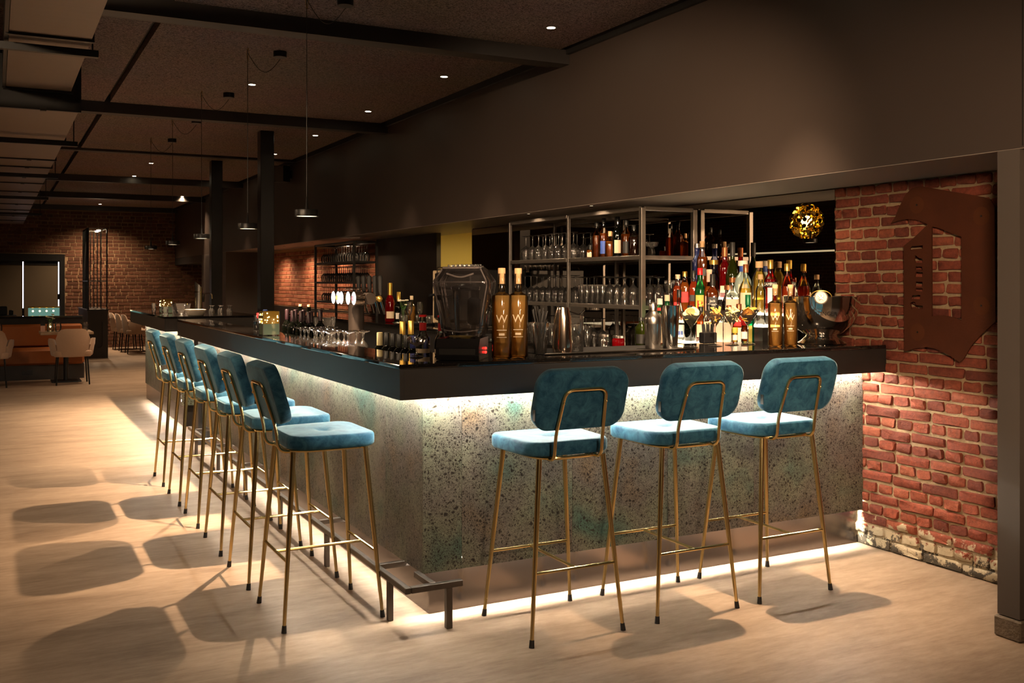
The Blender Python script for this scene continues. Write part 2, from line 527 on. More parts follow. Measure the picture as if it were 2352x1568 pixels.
def mat_patina():
    m, t, o = nt('patina_panel')
    b = N(t, 'ShaderNodeBsdfPrincipled', Roughness=0.42)
    b.inputs['Specular IOR Level'].default_value = 0.4
    tc = N(t, 'ShaderNodeTexCoord')
    oi = N(t, 'ShaderNodeObjectInfo')
    ad = N(t, 'ShaderNodeVectorMath', operation='MULTIPLY_ADD')
    ad.inputs[1].default_value = (1, 1, 1)
    L(t, tc.outputs['Object'], ad.inputs[0])
    cx = N(t, 'ShaderNodeVectorMath', operation='SCALE')
    cx.inputs[0].default_value = (3, 5, 7)
    L(t, oi.outputs['Random'], cx.inputs['Scale'])
    L(t, cx.outputs[0], ad.inputs[2])
    dn = N(t, 'ShaderNodeTexNoise', Scale=45.0, Detail=5.0)
    L(t, ad.outputs[0], dn.inputs['Vector'])
    dm = N(t, 'ShaderNodeVectorMath', operation='SCALE')
    dm.inputs['Scale'].default_value = 0.022
    L(t, dn.outputs['Color'], dm.inputs[0])
    da = N(t, 'ShaderNodeVectorMath', operation='ADD')
    L(t, ad.outputs[0], da.inputs[0])
    L(t, dm.outputs[0], da.inputs[1])
    # foam-like pits: dark cells parted by a thin pale web, in three sizes
    dens = N(t, 'ShaderNodeTexNoise', Scale=5.0, Detail=4.0, Roughness=0.62)
    L(t, ad.outputs[0], dens.inputs['Vector'])
    def pits(scale, off, e0, e1):
        ve = N(t, 'ShaderNodeTexVoronoi', Scale=scale, Randomness=1.0, feature='DISTANCE_TO_EDGE')
        L(t, da.outputs[0], ve.inputs['Vector'])
        vc = N(t, 'ShaderNodeTexVoronoi', Scale=scale, Randomness=1.0)
        L(t, da.outputs[0], vc.inputs['Vector'])
        r = N(t, 'ShaderNodeMapRange')
        r.inputs[1].default_value = e0
        r.inputs[2].default_value = e1
        L(t, ve.outputs['Distance'], r.inputs[0])
        sp = N(t, 'ShaderNodeSeparateColor')
        L(t, vc.outputs['Color'], sp.inputs[0])
        th = N(t, 'ShaderNodeMath', operation='MULTIPLY_ADD')
        th.inputs[1].default_value = 1.9
        th.inputs[2].default_value = off
        L(t, dens.outputs['Fac'], th.inputs[0])
        su = N(t, 'ShaderNodeMath', operation='SUBTRACT')
        L(t, th.outputs[0], su.inputs[0])
        L(t, sp.outputs[0], su.inputs[1])
        cl = N(t, 'ShaderNodeMapRange')
        cl.inputs[1].default_value = -0.08
        cl.inputs[2].default_value = 0.12
        L(t, su.outputs[0], cl.inputs[0])
        mu = N(t, 'ShaderNodeMath', operation='MULTIPLY')
        L(t, r.outputs[0], mu.inputs[0])
        L(t, cl.outputs[0], mu.inputs[1])
        return mu.outputs[0]
    p1 = pits(62.0, -0.50, 0.07, 0.30)
    p2 = pits(120.0, -0.25, 0.07, 0.34)
    p3 = pits(215.0, -0.25, 0.05, 0.25)
    a1 = N(t, 'ShaderNodeMath', operation='MAXIMUM')
    L(t, p1, a1.inputs[0])
    L(t, p2, a1.inputs[1])
    a2 = N(t, 'ShaderNodeMath', operation='MULTIPLY')
    a2.inputs[1].default_value = 0.7
    L(t, p3, a2.inputs[0])
    mm = N(t, 'ShaderNodeMath', operation='MAXIMUM')
    L(t, a1.outputs[0], mm.inputs[0])
    L(t, a2.outputs[0], mm.inputs[1])
    # slow tints: teal, ochre, violet-brown
    tn = N(t, 'ShaderNodeTexNoise', Scale=3.2, Detail=2.0)
    L(t, ad.outputs[0], tn.inputs['Vector'])
    cr = N(t, 'ShaderNodeValToRGB')
    e = cr.color_ramp.elements
    e[0].position = 0.30
    e[0].color = (0.070, 0.145, 0.120, 1)
    e[1].position = 0.72
    e[1].color = (0.21, 0.155, 0.10, 1)
    k = e.new(0.44)
    k.color = (0.20, 0.21, 0.155, 1)
    k = e.new(0.58)
    k.color = (0.18, 0.165, 0.145, 1)
    L(t, tn.outputs['Fac'], cr.inputs[0])
    fin = N(t, 'ShaderNodeMix', data_type='RGBA')
    L(t, mm.outputs[0], fin.inputs[0])
    L(t, cr.outputs[0], fin.inputs[6])
    fin.inputs[7].default_value = (0.018, 0.014, 0.011, 1)
    L(t, fin.outputs[2], b.inputs['Base Color'])
    bp = N(t, 'ShaderNodeBump', Strength=0.15, Distance=0.002)
    bp.invert = True
    L(t, mm.outputs[0], bp.inputs['Height'])
    L(t, bp.outputs[0], b.inputs['Normal'])
    L(t, b.outputs[0], o.inputs[0])
mat_patina()

def mat_brick(name, c0, c1, c2, flake=False, bump=0.5):
    m, t, o = nt(name)
    b = N(t, 'ShaderNodeBsdfPrincipled', Roughness=0.8)
    b.inputs['Specular IOR Level'].default_value = 0.3
    oi = N(t, 'ShaderNodeObjectInfo')
    ge = N(t, 'ShaderNodeNewGeometry')
    ad = N(t, 'ShaderNodeMath', operation='ADD')
    L(t, oi.outputs['Random'], ad.inputs[0])
    L(t, ge.outputs['Random Per Island'], ad.inputs[1])
    fr = N(t, 'ShaderNodeMath', operation='FRACT')
    L(t, ad.outputs[0], fr.inputs[0])
    cr = N(t, 'ShaderNodeValToRGB')
    e = cr.color_ramp.elements
    e[0].position = 0.0
    e[0].color = rgba(c0)
    e[1].position = 1.0
    e[1].color = rgba(c2)
    k = e.new(0.5)
    k.color = rgba(c1)
    L(t, fr.outputs[0], cr.inputs[0])
    n1 = N(t, 'ShaderNodeTexNoise', Scale=45.0, Detail=6.0, Roughness=0.7)
    L(t, ge.outputs['Position'], n1.inputs['Vector'])
    mr = N(t, 'ShaderNodeMapRange')
    mr.inputs[1].default_value = 0.3
    mr.inputs[2].default_value = 0.7
    mr.inputs[3].default_value = 0.6
    mr.inputs[4].default_value = 1.25
    L(t, n1.outputs['Fac'], mr.inputs[0])
    mu = N(t, 'ShaderNodeVectorMath', operation='SCALE')
    L(t, cr.outputs[0], mu.inputs[0])
    L(t, mr.outputs[0], mu.inputs['Scale'])
    out = mu.outputs[0]
    if flake:
        out = flakes(t, ge, out)
    L(t, out, b.inputs['Base Color'])
    bp = N(t, 'ShaderNodeBump', Strength=bump, Distance=0.008)
    L(t, n1.outputs['Fac'], bp.inputs['Height'])
    L(t, bp.outputs[0], b.inputs['Normal'])
    L(t, b.outputs[0], o.inputs[0])
def flakes(t, ge, base):
    """old lime wash and tar left on the lowest courses of the wall"""
    sp = N(t, 'ShaderNodeSeparateXYZ')
    L(t, ge.outputs['Position'], sp.inputs[0])
    n = N(t, 'ShaderNodeTexNoise', Scale=17.0, Detail=5.0, Roughness=0.65)
    L(t, ge.outputs['Position'], n.inputs['Vector'])
    h = N(t, 'ShaderNodeMapRange')
    h.inputs[1].default_value = 0.33
    h.inputs[2].default_value = 0.0
    h.inputs[3].default_value = -0.35
    h.inputs[4].default_value = 0.30
    L(t, sp.outputs['Z'], h.inputs[0])
    a = N(t, 'ShaderNodeMath', operation='ADD')
    L(t, n.outputs['Fac'], a.inputs[0])
    L(t, h.outputs[0], a.inputs[1])
    g = N(t, 'ShaderNodeMapRange')
    g.inputs[1].default_value = 0.53
    g.inputs[2].default_value = 0.58
    L(t, a.outputs[0], g.inputs[0])
    mx = N(t, 'ShaderNodeMix', data_type='RGBA')
    L(t, g.outputs[0], mx.inputs[0])
    L(t, base, mx.inputs[6])
    mx.inputs[7].default_value = (0.47, 0.39, 0.26, 1)
    n2 = N(t, 'ShaderNodeTexNoise', Scale=13.0, Detail=5.0, Roughness=0.7)
    of = N(t, 'ShaderNodeVectorMath', operation='ADD')
    of.inputs[1].default_value = (5, 3, 9)
    L(t, ge.outputs['Position'], of.inputs[0])
    L(t, of.outputs[0], n2.inputs['Vector'])
    a2 = N(t, 'ShaderNodeMath', operation='ADD')
    L(t, n2.outputs['Fac'], a2.inputs[0])
    L(t, h.outputs[0], a2.inputs[1])
    g2 = N(t, 'ShaderNodeMapRange')
    g2.inputs[1].default_value = 0.70
    g2.inputs[2].default_value = 0.74
    L(t, a2.outputs[0], g2.inputs[0])
    my = N(t, 'ShaderNodeMix', data_type='RGBA')
    L(t, g2.outputs[0], my.inputs[0])
    L(t, mx.outputs[2], my.inputs[6])
    my.inputs[7].default_value = (0.07, 0.06, 0.045, 1)
    return my.outputs[2]
mat_brick('brick_red', (0.135, 0.035, 0.022), (0.235, 0.055, 0.030), (0.30, 0.085, 0.045), flake=True, bump=0.8)
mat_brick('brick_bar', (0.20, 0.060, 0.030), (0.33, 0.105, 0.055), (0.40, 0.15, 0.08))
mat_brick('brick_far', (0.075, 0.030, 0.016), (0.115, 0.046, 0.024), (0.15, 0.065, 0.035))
def mat_mortar(name, c, flake=False):
    m, t, o = nt(name)
    b = N(t, 'ShaderNodeBsdfPrincipled', Roughness=0.9)
    b.inputs['Specular IOR Level'].default_value = 0.2
    ge = N(t, 'ShaderNodeNewGeometry')
    n = N(t, 'ShaderNodeTexNoise', Scale=55.0, Detail=6.0, Roughness=0.7)
    L(t, ge.outputs['Position'], n.inputs['Vector'])
    mx = N(t, 'ShaderNodeMix', data_type='RGBA')
    L(t, n.outputs['Fac'], mx.inputs[0])
    mx.inputs[6].default_value = rgba([k * 0.65 for k in c])
    mx.inputs[7].default_value = rgba([k * 1.3 for k in c])
    out = mx.outputs[2]
    if flake:
        out = flakes(t, ge, out)
    L(t, out, b.inputs['Base Color'])
    bp = N(t, 'ShaderNodeBump', Strength=0.8, Distance=0.01)
    L(t, n.outputs['Fac'], bp.inputs['Height'])
    L(t, bp.outputs[0], b.inputs['Normal'])
    L(t, b.outputs[0], o.inputs[0])
mat_mortar('mortar_sand', (0.40, 0.29, 0.17), True)
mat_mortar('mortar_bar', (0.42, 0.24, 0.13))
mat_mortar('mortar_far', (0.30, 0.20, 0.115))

def mat_bricktex():
    """opposite wall, only seen small and dark in the mirror"""
    m, t, o = nt('brick_pattern')
    b = N(t, 'ShaderNodeBsdfPrincipled', Roughness=0.85)
    tc = N(t, 'ShaderNodeTexCoord')
    sx = N(t, 'ShaderNodeSeparateXYZ')
    L(t, tc.outputs['Object'], sx.inputs[0])
    cm = N(t, 'ShaderNodeCombineXYZ')
    a = N(t, 'ShaderNodeMath', operation='ADD')
    L(t, sx.outputs['X'], a.inputs[0])
    L(t, sx.outputs['Y'], a.inputs[1])
    L(t, a.outputs[0], cm.inputs[0])
    L(t, sx.outputs['Z'], cm.inputs[1])
    br = N(t, 'ShaderNodeTexBrick', Scale=1.0)
    br.inputs['Brick Width'].default_value = 0.22
    br.inputs['Row Height'].default_value = 0.075
    br.inputs['Mortar Size'].default_value = 0.006
    br.inputs['Color1'].default_value = (0.12, 0.045, 0.02, 1)
    br.inputs['Color2'].default_value = (0.09, 0.035, 0.018, 1)
    br.inputs['Mortar'].default_value = (0.26, 0.17, 0.09, 1)
    L(t, cm.outputs[0], br.inputs['Vector'])
    L(t, br.outputs['Color'], b.inputs['Base Color'])
    L(t, b.outputs[0], o.inputs[0])
mat_bricktex()

def mat_stone():
    m, t, o = nt('black_granite')
    b = N(t, 'ShaderNodeBsdfPrincipled', Roughness=0.05)
    b.inputs['Specular IOR Level'].default_value = 0.75
    b.inputs['Coat Weight'].default_value = 0.5
    b.inputs['Coat Roughness'].default_value = 0.02
    tc = N(t, 'ShaderNodeTexCoord')
    n = N(t, 'ShaderNodeTexNoise', Scale=260.0, Detail=2.0)
    L(t, tc.outputs['Object'], n.inputs['Vector'])
    cr = N(t, 'ShaderNodeValToRGB')
    e = cr.color_ramp.elements
    e[0].position = 0.55
    e[0].color = (0.006, 0.0055, 0.005, 1)
    e[1].position = 0.78
    e[1].color = (0.06, 0.05, 0.045, 1)
    L(t, n.outputs['Fac'], cr.inputs[0])
    L(t, cr.outputs[0], b.inputs['Base Color'])
    L(t, b.outputs[0], o.inputs[0])
mat_stone()
def mat_mirror():
    m, t, o = nt('smoked_mirror')
    g = N(t, 'ShaderNodeBsdfGlossy', Roughness=0.0)
    n = N(t, 'ShaderNodeTexNoise', Scale=2.0)
    mx = N(t, 'ShaderNodeMix', data_type='RGBA')
    mx.inputs[6].default_value = (0.50, 0.45, 0.40, 1)
    mx.inputs[7].default_value = (0.54, 0.49, 0.44, 1)
    L(t, n.outputs['Fac'], mx.inputs[0])
    L(t, mx.outputs[2], g.inputs[0])
    L(t, g.outputs[0], o.inputs[0])
mat_mirror()

# ================================================================ THE SETTING
XW = 4.296           # brick wall behind the bar
XB = 3.68            # face of the bulkhead
ZC = 3.13            # underside of the wood-wool ceiling
YF = 23.8            # far wall
struct(MB().box(-8.2, 6.6, -5.2, 24.2, -0.1, 0.0).build('floor', 'floor_vinyl'), 'warm grey streaked concrete-look floor', 'floor')
ceil = struct(MB().box(-8.2, 6.6, -5.2, 24.2, 3.2, 3.3).build('ceiling', 'black_matte'), 'dark ceiling with brown-grey wood-wool panels between steel beams', 'ceiling')
BEAMS = [-1.3, 2.45, 6.15, 9.88, 13.4, 16.75, 20.1, 23.45]
prev = -5.2
for i, y in enumerate(BEAMS + [24.2]):
    for x0, x1 in ((-8.2, 0.90), (0.95, 3.60)):
        MB().box(x0, x1, prev, y, ZC, 3.19).build('ceiling_panel', 'wood_wool', ceil)
    prev = y + 0.30
for i, y in enumerate(BEAMS):
    zb = 3.03 if i != 4 else 3.10
    t = struct(MB().box(-8.2, 3.679, y, y + 0.13, zb, 3.2).build('trim_%d' % (i + 1), 'beam_steel'), 'dark steel ceiling beam crossing the room', 'beam')
    MB().box(-8.2, 3.679, y + 0.131, y + 0.30, zb + 0.035, 3.2).build('beam_board', 'beam_timber', t)
bh = struct(MB().box(XB, 4.6, -5.2, YF, 2.004, 3.2).build('wall_bulkhead', 'bulkhead_paint'), 'tall dark brown bulkhead running above the back bar', 'wall')
MB().box(XB + 0.001, 4.6, -5.2, 20.5, 1.999, 2.003).build('soffit', 'soffit_paint', bh)
MB().box(XB - 0.002, XB, 2.59, 2.594, 2.01, 3.19).build('panel_joint', 'black_matte', bh)
MB().box(XB - 0.004, 4.6, 20.5, YF, 1.85, 2.0).build('lower_casing', 'black_matte', bh)
MB().box(XB - 0.03, XB - 0.001, -5.2, YF, 3.10, 3.2).build('shadow_gap', 'black_matte', bh)
# end of the partition beside the niche
pt = struct(MB().box(XB, 4.5, 2.605, 2.706, 0.09, 2.0).build('wall_partition', 'plain_wall'), 'narrow dark brown partition end beside the brick niche', 'wall')
struct(MB().bbox(XB - 0.012, 4.5, 2.595, 2.716, 0.0, 0.085, 0.006).build('baseboard_partition', 'stone_skirt'), 'rough stone skirting at the foot of the partition', 'skirting')
struct(MB().box(4.5, 4.6, -5.2, 2.605, 0, 2.0).build('wall_side', 'door_dark'))
# wall behind the bar
wr = struct(MB().box(XW, 4.6, 2.706, 9.087, 0, 2.0).build('wall_right', 'mortar_sand'), 'old red brick wall with sandy mortar at the end of the bar', 'wall')
wm = struct(MB().box(XW, XW + 0.05, 10.013, 11.95, 0, 2.0).build('wall_dark', 'dark_wall'), 'dark brown panelled wall beside the kitchen pass', 'wall')
wb = struct(MB().box(XW, 4.6, 11.95, 17.3, 0, 2.0).build('wall_bar', 'mortar_bar'), 'lit orange brick wall behind the left glass rack', 'wall')
MB().box(XW - 0.012, XW + 0.001, 11.95, 17.3, 0.0, 1.06).build('wainscot', 'dark_wall', wb)
wk = struct(MB().box(XW, XW + 0.05, 9.087, 10.013, 0, 1.0).build('wall_pass', 'dark_wall'), 'dark apron wall under the kitchen pass', 'wall')
struct(MB().box(XW, 4.6, 17.3, 18.15, 0, 2.0).build('wall_recess', 'door_dark'))
struct(MB().box(XB, 4.6, 18.15, 20.5, 0, 2.0).build('wall_pier', 'plain_wall'), 'plain brown wall pier beyond the columns', 'wall')
struct(MB().box(XB - 0.03, XB - 0.001, 19.3, 19.95, 0, 1.97).build('door_1', 'door_dark'), 'dark flush door in the plain pier', 'door')
# kitchen behind the pass
kb = struct(MB().box(6.3, 6.4, 7.5, 11.9, 0, 2.6).build('wall_kitchen', 'kitchen_wall'), 'yellow lit kitchen wall seen through the pass', 'wall')
MB().box(4.6, 6.3, 11.7, 11.8, 0, 2.6).build('side_wall', 'kitchen_wall', kb)
MB().box(4.6, 6.3, 7.5, 7.6, 0, 2.6).build('side_wall', 'kitchen_wall', kb)
MB().box(4.6, 6.4, 7.5, 11.9, 2.5, 2.6).build('kitchen_ceiling', 'kitchen_wall', kb)
MB().box(6.2, 6.3, 9.0, 12.0, 1.72, 1.78).build('shelf', 'machine_cream', kb)
# far, left and back walls
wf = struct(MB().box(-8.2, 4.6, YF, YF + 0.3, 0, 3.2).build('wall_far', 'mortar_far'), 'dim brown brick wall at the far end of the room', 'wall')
struct(MB().box(-8.3, -8.0, -5.2, YF, 0, 3.2).build('wall_left', 'brick_pattern'), 'brick wall on the left, seen in the mirror', 'wall')
struct(MB().box(-8.2, 6.6, -5.4, -5.1, 0, 3.2).build('wall_back', 'plain_wall'))

# ---- bricks
def brick_mesh(name, lx, h, mat, rough, seed, depth=0.012):
    """one brick face standing proud of the mortar: local y length, z height, -x out"""
    r = random.Random(seed)
    a, b = lx / 2, h / 2
    k = min(0.007, b * 0.4)
    base = [(-a, -b + k), (-a + k, -b), (0, -b), (a - k, -b), (a, -b + k), (a, b - k), (a - k, b), (0, b), (-a + k, b), (-a, b - k)]
    j = lambda s: r.uniform(-rough, rough) * s
    o = [(y + j(1), z + j(1)) for y, z in base]
    i = [(y * 0.93 + j(1), z * 0.86 + j(1)) for y, z in o]
    m = MB()
    m.loft([[(0.004, y, z) for y, z in o], [(-depth * 0.6 + j(0.5), y, z) for y, z in o], [(-depth + j(0.9), y, z) for y, z in i]], caps=False)
    n = len(o)
    c = len(m.v)
    m.v.append((-depth - abs(j(1.2)), j(3), j(2)))
    for q in range(n):
        m.f.append((2 * n + q, 2 * n + (q + 1) % n, c))
    return m.mesh(name, mat, True)
def brick_rows(y0, y1, z0, z1, course, ls, joint, r):
    """English bond: stretcher and header courses in turn"""
    out = []
    n = int((z1 - z0) / course)
    for i in range(n + 1):
        zc = z0 + (i + 0.5) * course
        if zc + course * 0.4 > z1:
            break
        l = ls if i % 2 == 0 else ls / 2 - joint / 2
        y = y0 - r.uniform(0, l)
        while y < y1:
            ll = l * r.uniform(0.86, 1.12)
            a, b = max(y, y0), min(y + ll, y1)
            if b - a > 0.035:
                out.append(((a + b) / 2, zc + r.uniform(-0.003, 0.003), b - a, i % 2))
            y += ll + joint * r.uniform(0.8, 1.3)
    return out
rb = random.Random(3)
HV = [brick_mesh('brick', 0.096, 0.047, 'brick_red', 0.0032, 10 + i) for i in range(9)]
SV = [brick_mesh('brick', 0.20, 0.047, 'brick_red', 0.0032, 40 + i) for i in range(9)]
near = brick_rows(2.75, 4.42, 0.0, 1.03, 0.0606, 0.20, 0.012, rb) + brick_rows(2.75, 4.19, 1.0302, 2.005, 0.0606, 0.20, 0.012, rb)
rest = MB()
cnt = 0
for yc, zc, l, hd in near:
    if yc > 4.02 and zc < 0.19:
        continue
    seen = yc + l / 2 > 3.12
    if seen and cnt < 300:
        cnt += 1
        me = rb.choice(HV if hd else SV)
        put('brick', me, wr, (XW, yc, zc), (rb.uniform(-0.02, 0.02), 0, rb.uniform(-0.02, 0.02)), (rb.uniform(0.7, 1.5), l / (0.096 if hd else 0.20), 1.0))
    else:
        rest.box(XW - 0.010, XW + 0.002, yc - l / 2, yc + l / 2, zc - 0.024, zc + 0.024)
o = rest.build('brickwork', 'brick_red', wr)
o['kind'] = 'stuff'
rest = MB()
for yc, zc, l, hd in brick_rows(11.96, 17.29, 1.07, 1.995, 0.063, 0.21, 0.012, rb):
    d = rb.uniform(0.005, 0.010)
    rest.bbox(XW - d, XW + 0.004, yc - l / 2, yc + l / 2, zc - 0.0245, zc + 0.0245, 0.003)
o = rest.build('brickwork', 'brick_bar', wb)
o['kind'] = 'stuff'
rest = MB()
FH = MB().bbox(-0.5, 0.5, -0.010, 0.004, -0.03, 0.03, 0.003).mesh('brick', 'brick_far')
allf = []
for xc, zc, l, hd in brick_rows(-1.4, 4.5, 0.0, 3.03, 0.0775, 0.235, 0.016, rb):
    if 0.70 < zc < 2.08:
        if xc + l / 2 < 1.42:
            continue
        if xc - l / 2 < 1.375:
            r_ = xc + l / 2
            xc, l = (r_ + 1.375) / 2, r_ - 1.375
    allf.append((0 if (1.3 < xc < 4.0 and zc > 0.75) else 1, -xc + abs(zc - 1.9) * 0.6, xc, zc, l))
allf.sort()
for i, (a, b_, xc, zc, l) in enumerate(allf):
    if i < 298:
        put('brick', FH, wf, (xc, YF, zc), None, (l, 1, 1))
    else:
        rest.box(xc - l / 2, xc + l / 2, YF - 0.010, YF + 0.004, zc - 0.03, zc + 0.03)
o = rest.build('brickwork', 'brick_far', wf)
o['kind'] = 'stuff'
# far window with drawn blinds
wn = struct(MB().box(-1.4, 1.36, YF - 0.06, YF + 0.02, 1.92, 2.07).build('window_1', 'black_metal'), 'dark framed far window with drawn blinds and slits of daylight', 'window')
MB().box(1.27, 1.36, YF - 0.06, YF + 0.02, 0.73, 1.92).build('window_frame', 'black_metal', wn)
MB().box(-1.4, 1.27, YF - 0.012, YF + 0.001, 0.70, 1.92).build('window_pane', 'window_glass', wn)
for x0, x1 in ((0.565, 1.215), (-0.15, 0.52), (-0.9, -0.19)):
    MB().box(x0, x1, YF - 0.045, YF - 0.03, 0.72, 1.86).build('blind', 'blind', wn)
    MB().box(x0, x1, YF - 0.055, YF - 0.025, 1.83, 1.86).build('blind_rail', 'black_metal', wn)
for x, z0, z1 in ((0.540, 0.9, 1.90), (1.238, 1.20, 1.90), (1.238, 0.73, 1.08)):
    MB().box(x - 0.010, x + 0.010, YF - 0.028, YF - 0.02, z0, z1).build('daylight_slit', 'window_slit', wn)

# ---- columns
for k, (x, y, lab) in enumerate(((2.595, 10.95, 'black square steel column nearer the camera, behind the bar'), (2.635, 13.95, 'black square steel column farther away, behind the bar'))):
    c = struct(MB().bbox(x, x + 0.15, y, y + 0.15, 0, 3.13, 0.004).build('column', 'column_paint'), lab, 'column')

# ================================================================ BAR COUNTERS
X0, Y0, Y1, ZT, ZB = 1.475, 3.82, 9.405, 1.10, 0.973
bar = thing('bar_counter', 'long L-shaped bar with black stone top, dark steel fascia and lit mottled panels', 'bar counter', (1.9, 4.2, 0))
def part(mb, name, mat, parent, smooth=False):
    """mesh given in world coordinates, parented to a thing that stands at parent.location"""
    l = parent.location
    mb.v = [(x - l.x, y - l.y, z - l.z) for x, y, z in mb.v]
    return mb.build(name, mat, parent, smooth)
def ell(x0, y0, x1, y1, wl, ws):
    return [(x0, y0), (x1, y0), (x1, y0 + ws), (x0 + wl, y0 + ws), (x0 + wl, y1), (x0, y1)]
o = part(MB().prism(ell(X0 - 0.004, Y0 - 0.004, XW - 0.012, Y1 + 0.003, 0.245, 0.60), ZT + 0.001, ZT + 0.02), 'countertop', 'black_granite', bar)
bv = o.modifiers.new('b', 'BEVEL'); bv.width = 0.004; bv.segments = 2
ys = [Y0, 5.52, 7.2, Y1]
for a, b in zip(ys[:-1], ys[1:]):
    part(MB().box(X0, X0 + 0.018, a + (0.0006 if a > Y0 else 0), b - 0.0006, ZB, ZT), 'fascia_plate', 'fascia_steel', bar)
for a, b in ((X0 + 0.0185, 2.85), (2.852, XW - 0.014)):
    part(MB().box(a, b, Y0, Y0 + 0.018, ZB, ZT), 'fascia_plate', 'fascia_steel', bar)
part(MB().box(X0 + 0.002, X0 + 0.018, Y1 - 0.02, Y1, ZB, ZT), 'fascia_end', 'fascia_steel', bar)
part(MB().box(X0 + 0.019, 1.72, Y0 + 0.3, Y1 - 0.02, 0.992, ZT), 'underboard', 'black_matte', bar)
part(MB().box(X0 + 0.019, XW - 0.014, Y0 + 0.019, Y0 + 0.3, 0.992, ZT), 'underboard', 'black_matte', bar)
# mottled sheets
XP, YP, ZP = X0 + 0.171, Y0 + 0.166, 0.194
sheets = [XP, XP + 0.185, 2.40, 2.95, 3.5, XW - 0.012]
for a, b in zip(sheets[:-1], sheets[1:]):
    part(MB().box(a + (0.0008 if a > XP else 0), b - 0.0008, YP, YP + 0.014, ZP, 0.991), 'panel_sheet', 'patina_panel', bar)
ls = [YP + 0.0145, 4.45, 5.1, 5.75, 6.4, 7.05, 7.7, 8.35, 9.16]
for a, b in zip(ls[:-1], ls[1:]):
    part(MB().box(XP, XP + 0.014, a + 0.0008, b - 0.0008, ZP, 0.991), 'panel_sheet', 'patina_panel', bar)
# kick plates and light strips
XK, YK = X0 + 0.218, Y0 + 0.211
part(MB().box(XK, XW - 0.012, YK, YK + 0.012, 0.0, 0.245), 'kick_plate', 'kick_steel', bar)
part(MB().box(XK, XK + 0.012, YK + 0.0125, 9.16, 0.0, 0.245), 'kick_plate', 'kick_steel', bar)
part(MB().box(XP + 0.014, XW - 0.012, YP + 0.0145, YK + 0.012, 0.246, 0.99), 'backing', 'black_matte', bar)
part(MB().box(XP + 0.0145, XK + 0.012, YK + 0.0125, 9.16, 0.246, 0.99), 'backing', 'black_matte', bar)
part(MB().box(XP + 0.02, XW - 0.02, YP + 0.018, YK - 0.006, 0.236, 0.2455), 'floor_light_strip', 'led_floor', bar)
part(MB().box(XP + 0.018, XK - 0.006, YP + 0.05, 9.14, 0.236, 0.2455), 'floor_light_strip', 'led_floor_side', bar)
part(MB().box(X0 + 0.09, XW - 0.03, YP - 0.045, YP - 0.030, 0.984, 0.9915), 'counter_light_strip', 'led_top', bar)
part(MB().box(XP - 0.045, XP - 0.030, YP - 0.02, 9.14, 0.984, 0.9915), 'counter_light_strip', 'led_top_side', bar)
# body and service side
part(MB().box(XK + 0.013, XW - 0.012, YK + 0.013, 4.40, 0.0, 1.10), 'carcass', 'black_matte', bar)
part(MB().box(XK + 0.013, 2.30, 4.401, 9.38, 0.0, 0.94), 'carcass', 'black_matte', bar)
part(MB().box(1.721, 2.32, 4.421, 9.38, 0.941, 0.96), 'service_shelf', 'steel_brushed', bar)
part(MB().box(XP - 0.03, 2.2, 9.17, Y1 - 0.021, 0.0, 0.99), 'end_panel', 'fascia_steel', bar)
part(MB().bbox(2.26, 3.125, 4.0, 4.012, 1.1205, 1.128, 0.002), 'steel_edge', 'steel', bar)
part(MB().bbox(2.27, 3.12, 4.013, 4.36, 1.1205, 1.1235, 0.001), 'bar_mat', 'black_rubber', bar)

bar2 = thing('bar_counter', 'shorter bar section farther along, with black stone top and pale lit panel', 'bar counter', (1.9, 11.5, 0))
Y2, Y3 = 10.176, 12.93
o = part(MB().box(X0 - 0.004, 2.42, Y2 - 0.004, Y3, ZT + 0.001, ZT + 0.02), 'countertop', 'black_granite', bar2)
part(MB().box(X0, X0 + 0.018, Y2, Y3, ZB, ZT), 'fascia_plate', 'fascia_steel', bar2)
part(MB().box(X0 + 0.0185, 2.41, Y2, Y2 + 0.018, ZB, ZT), 'fascia_plate', 'fascia_steel', bar2)
part(MB().box(X0 + 0.019, 2.40, Y2 + 0.019, Y3 - 0.01, 0.992, ZT), 'underboard', 'black_matte', bar2)
ls = [Y2 + 0.17, 11.2, 12.1, Y3 - 0.02]
for a, b in zip(ls[:-1], ls[1:]):
    part(MB().box(XP, XP + 0.014, a + 0.0008, b - 0.0008, 0.22, 0.991), 'panel_sheet', 'patina_panel', bar2)
part(MB().box(XP + 0.0145, 2.35, Y2 + 0.155, Y2 + 0.169, 0.22, 0.991), 'panel_sheet', 'patina_panel', bar2)
part(MB().box(XK, XK + 0.012, Y2 + 0.22, Y3 + 0.25, 0, 0.26), 'kick_plate', 'kick_steel', bar2)
part(MB().box(XK + 0.013, 2.33, Y2 + 0.22, Y3 - 0.03, 0, 0.99), 'carcass', 'black_matte', bar2)
part(MB().box(XP + 0.018, XK - 0.006, Y2 + 0.25, Y3 - 0.05, 0.25, 0.26), 'floor_light_strip', 'led_floor_side', bar2)
part(MB().box(XP - 0.075, XP - 0.06, Y2 + 0.1, Y3 - 0.04, 0.984, 0.9915), 'counter_light_strip', 'led_top_side', bar2)
part(MB().box(XP, 2.3, Y2 + 0.075, Y2 + 0.09, 0.984, 0.9915), 'counter_light_strip', 'led_top', bar2)

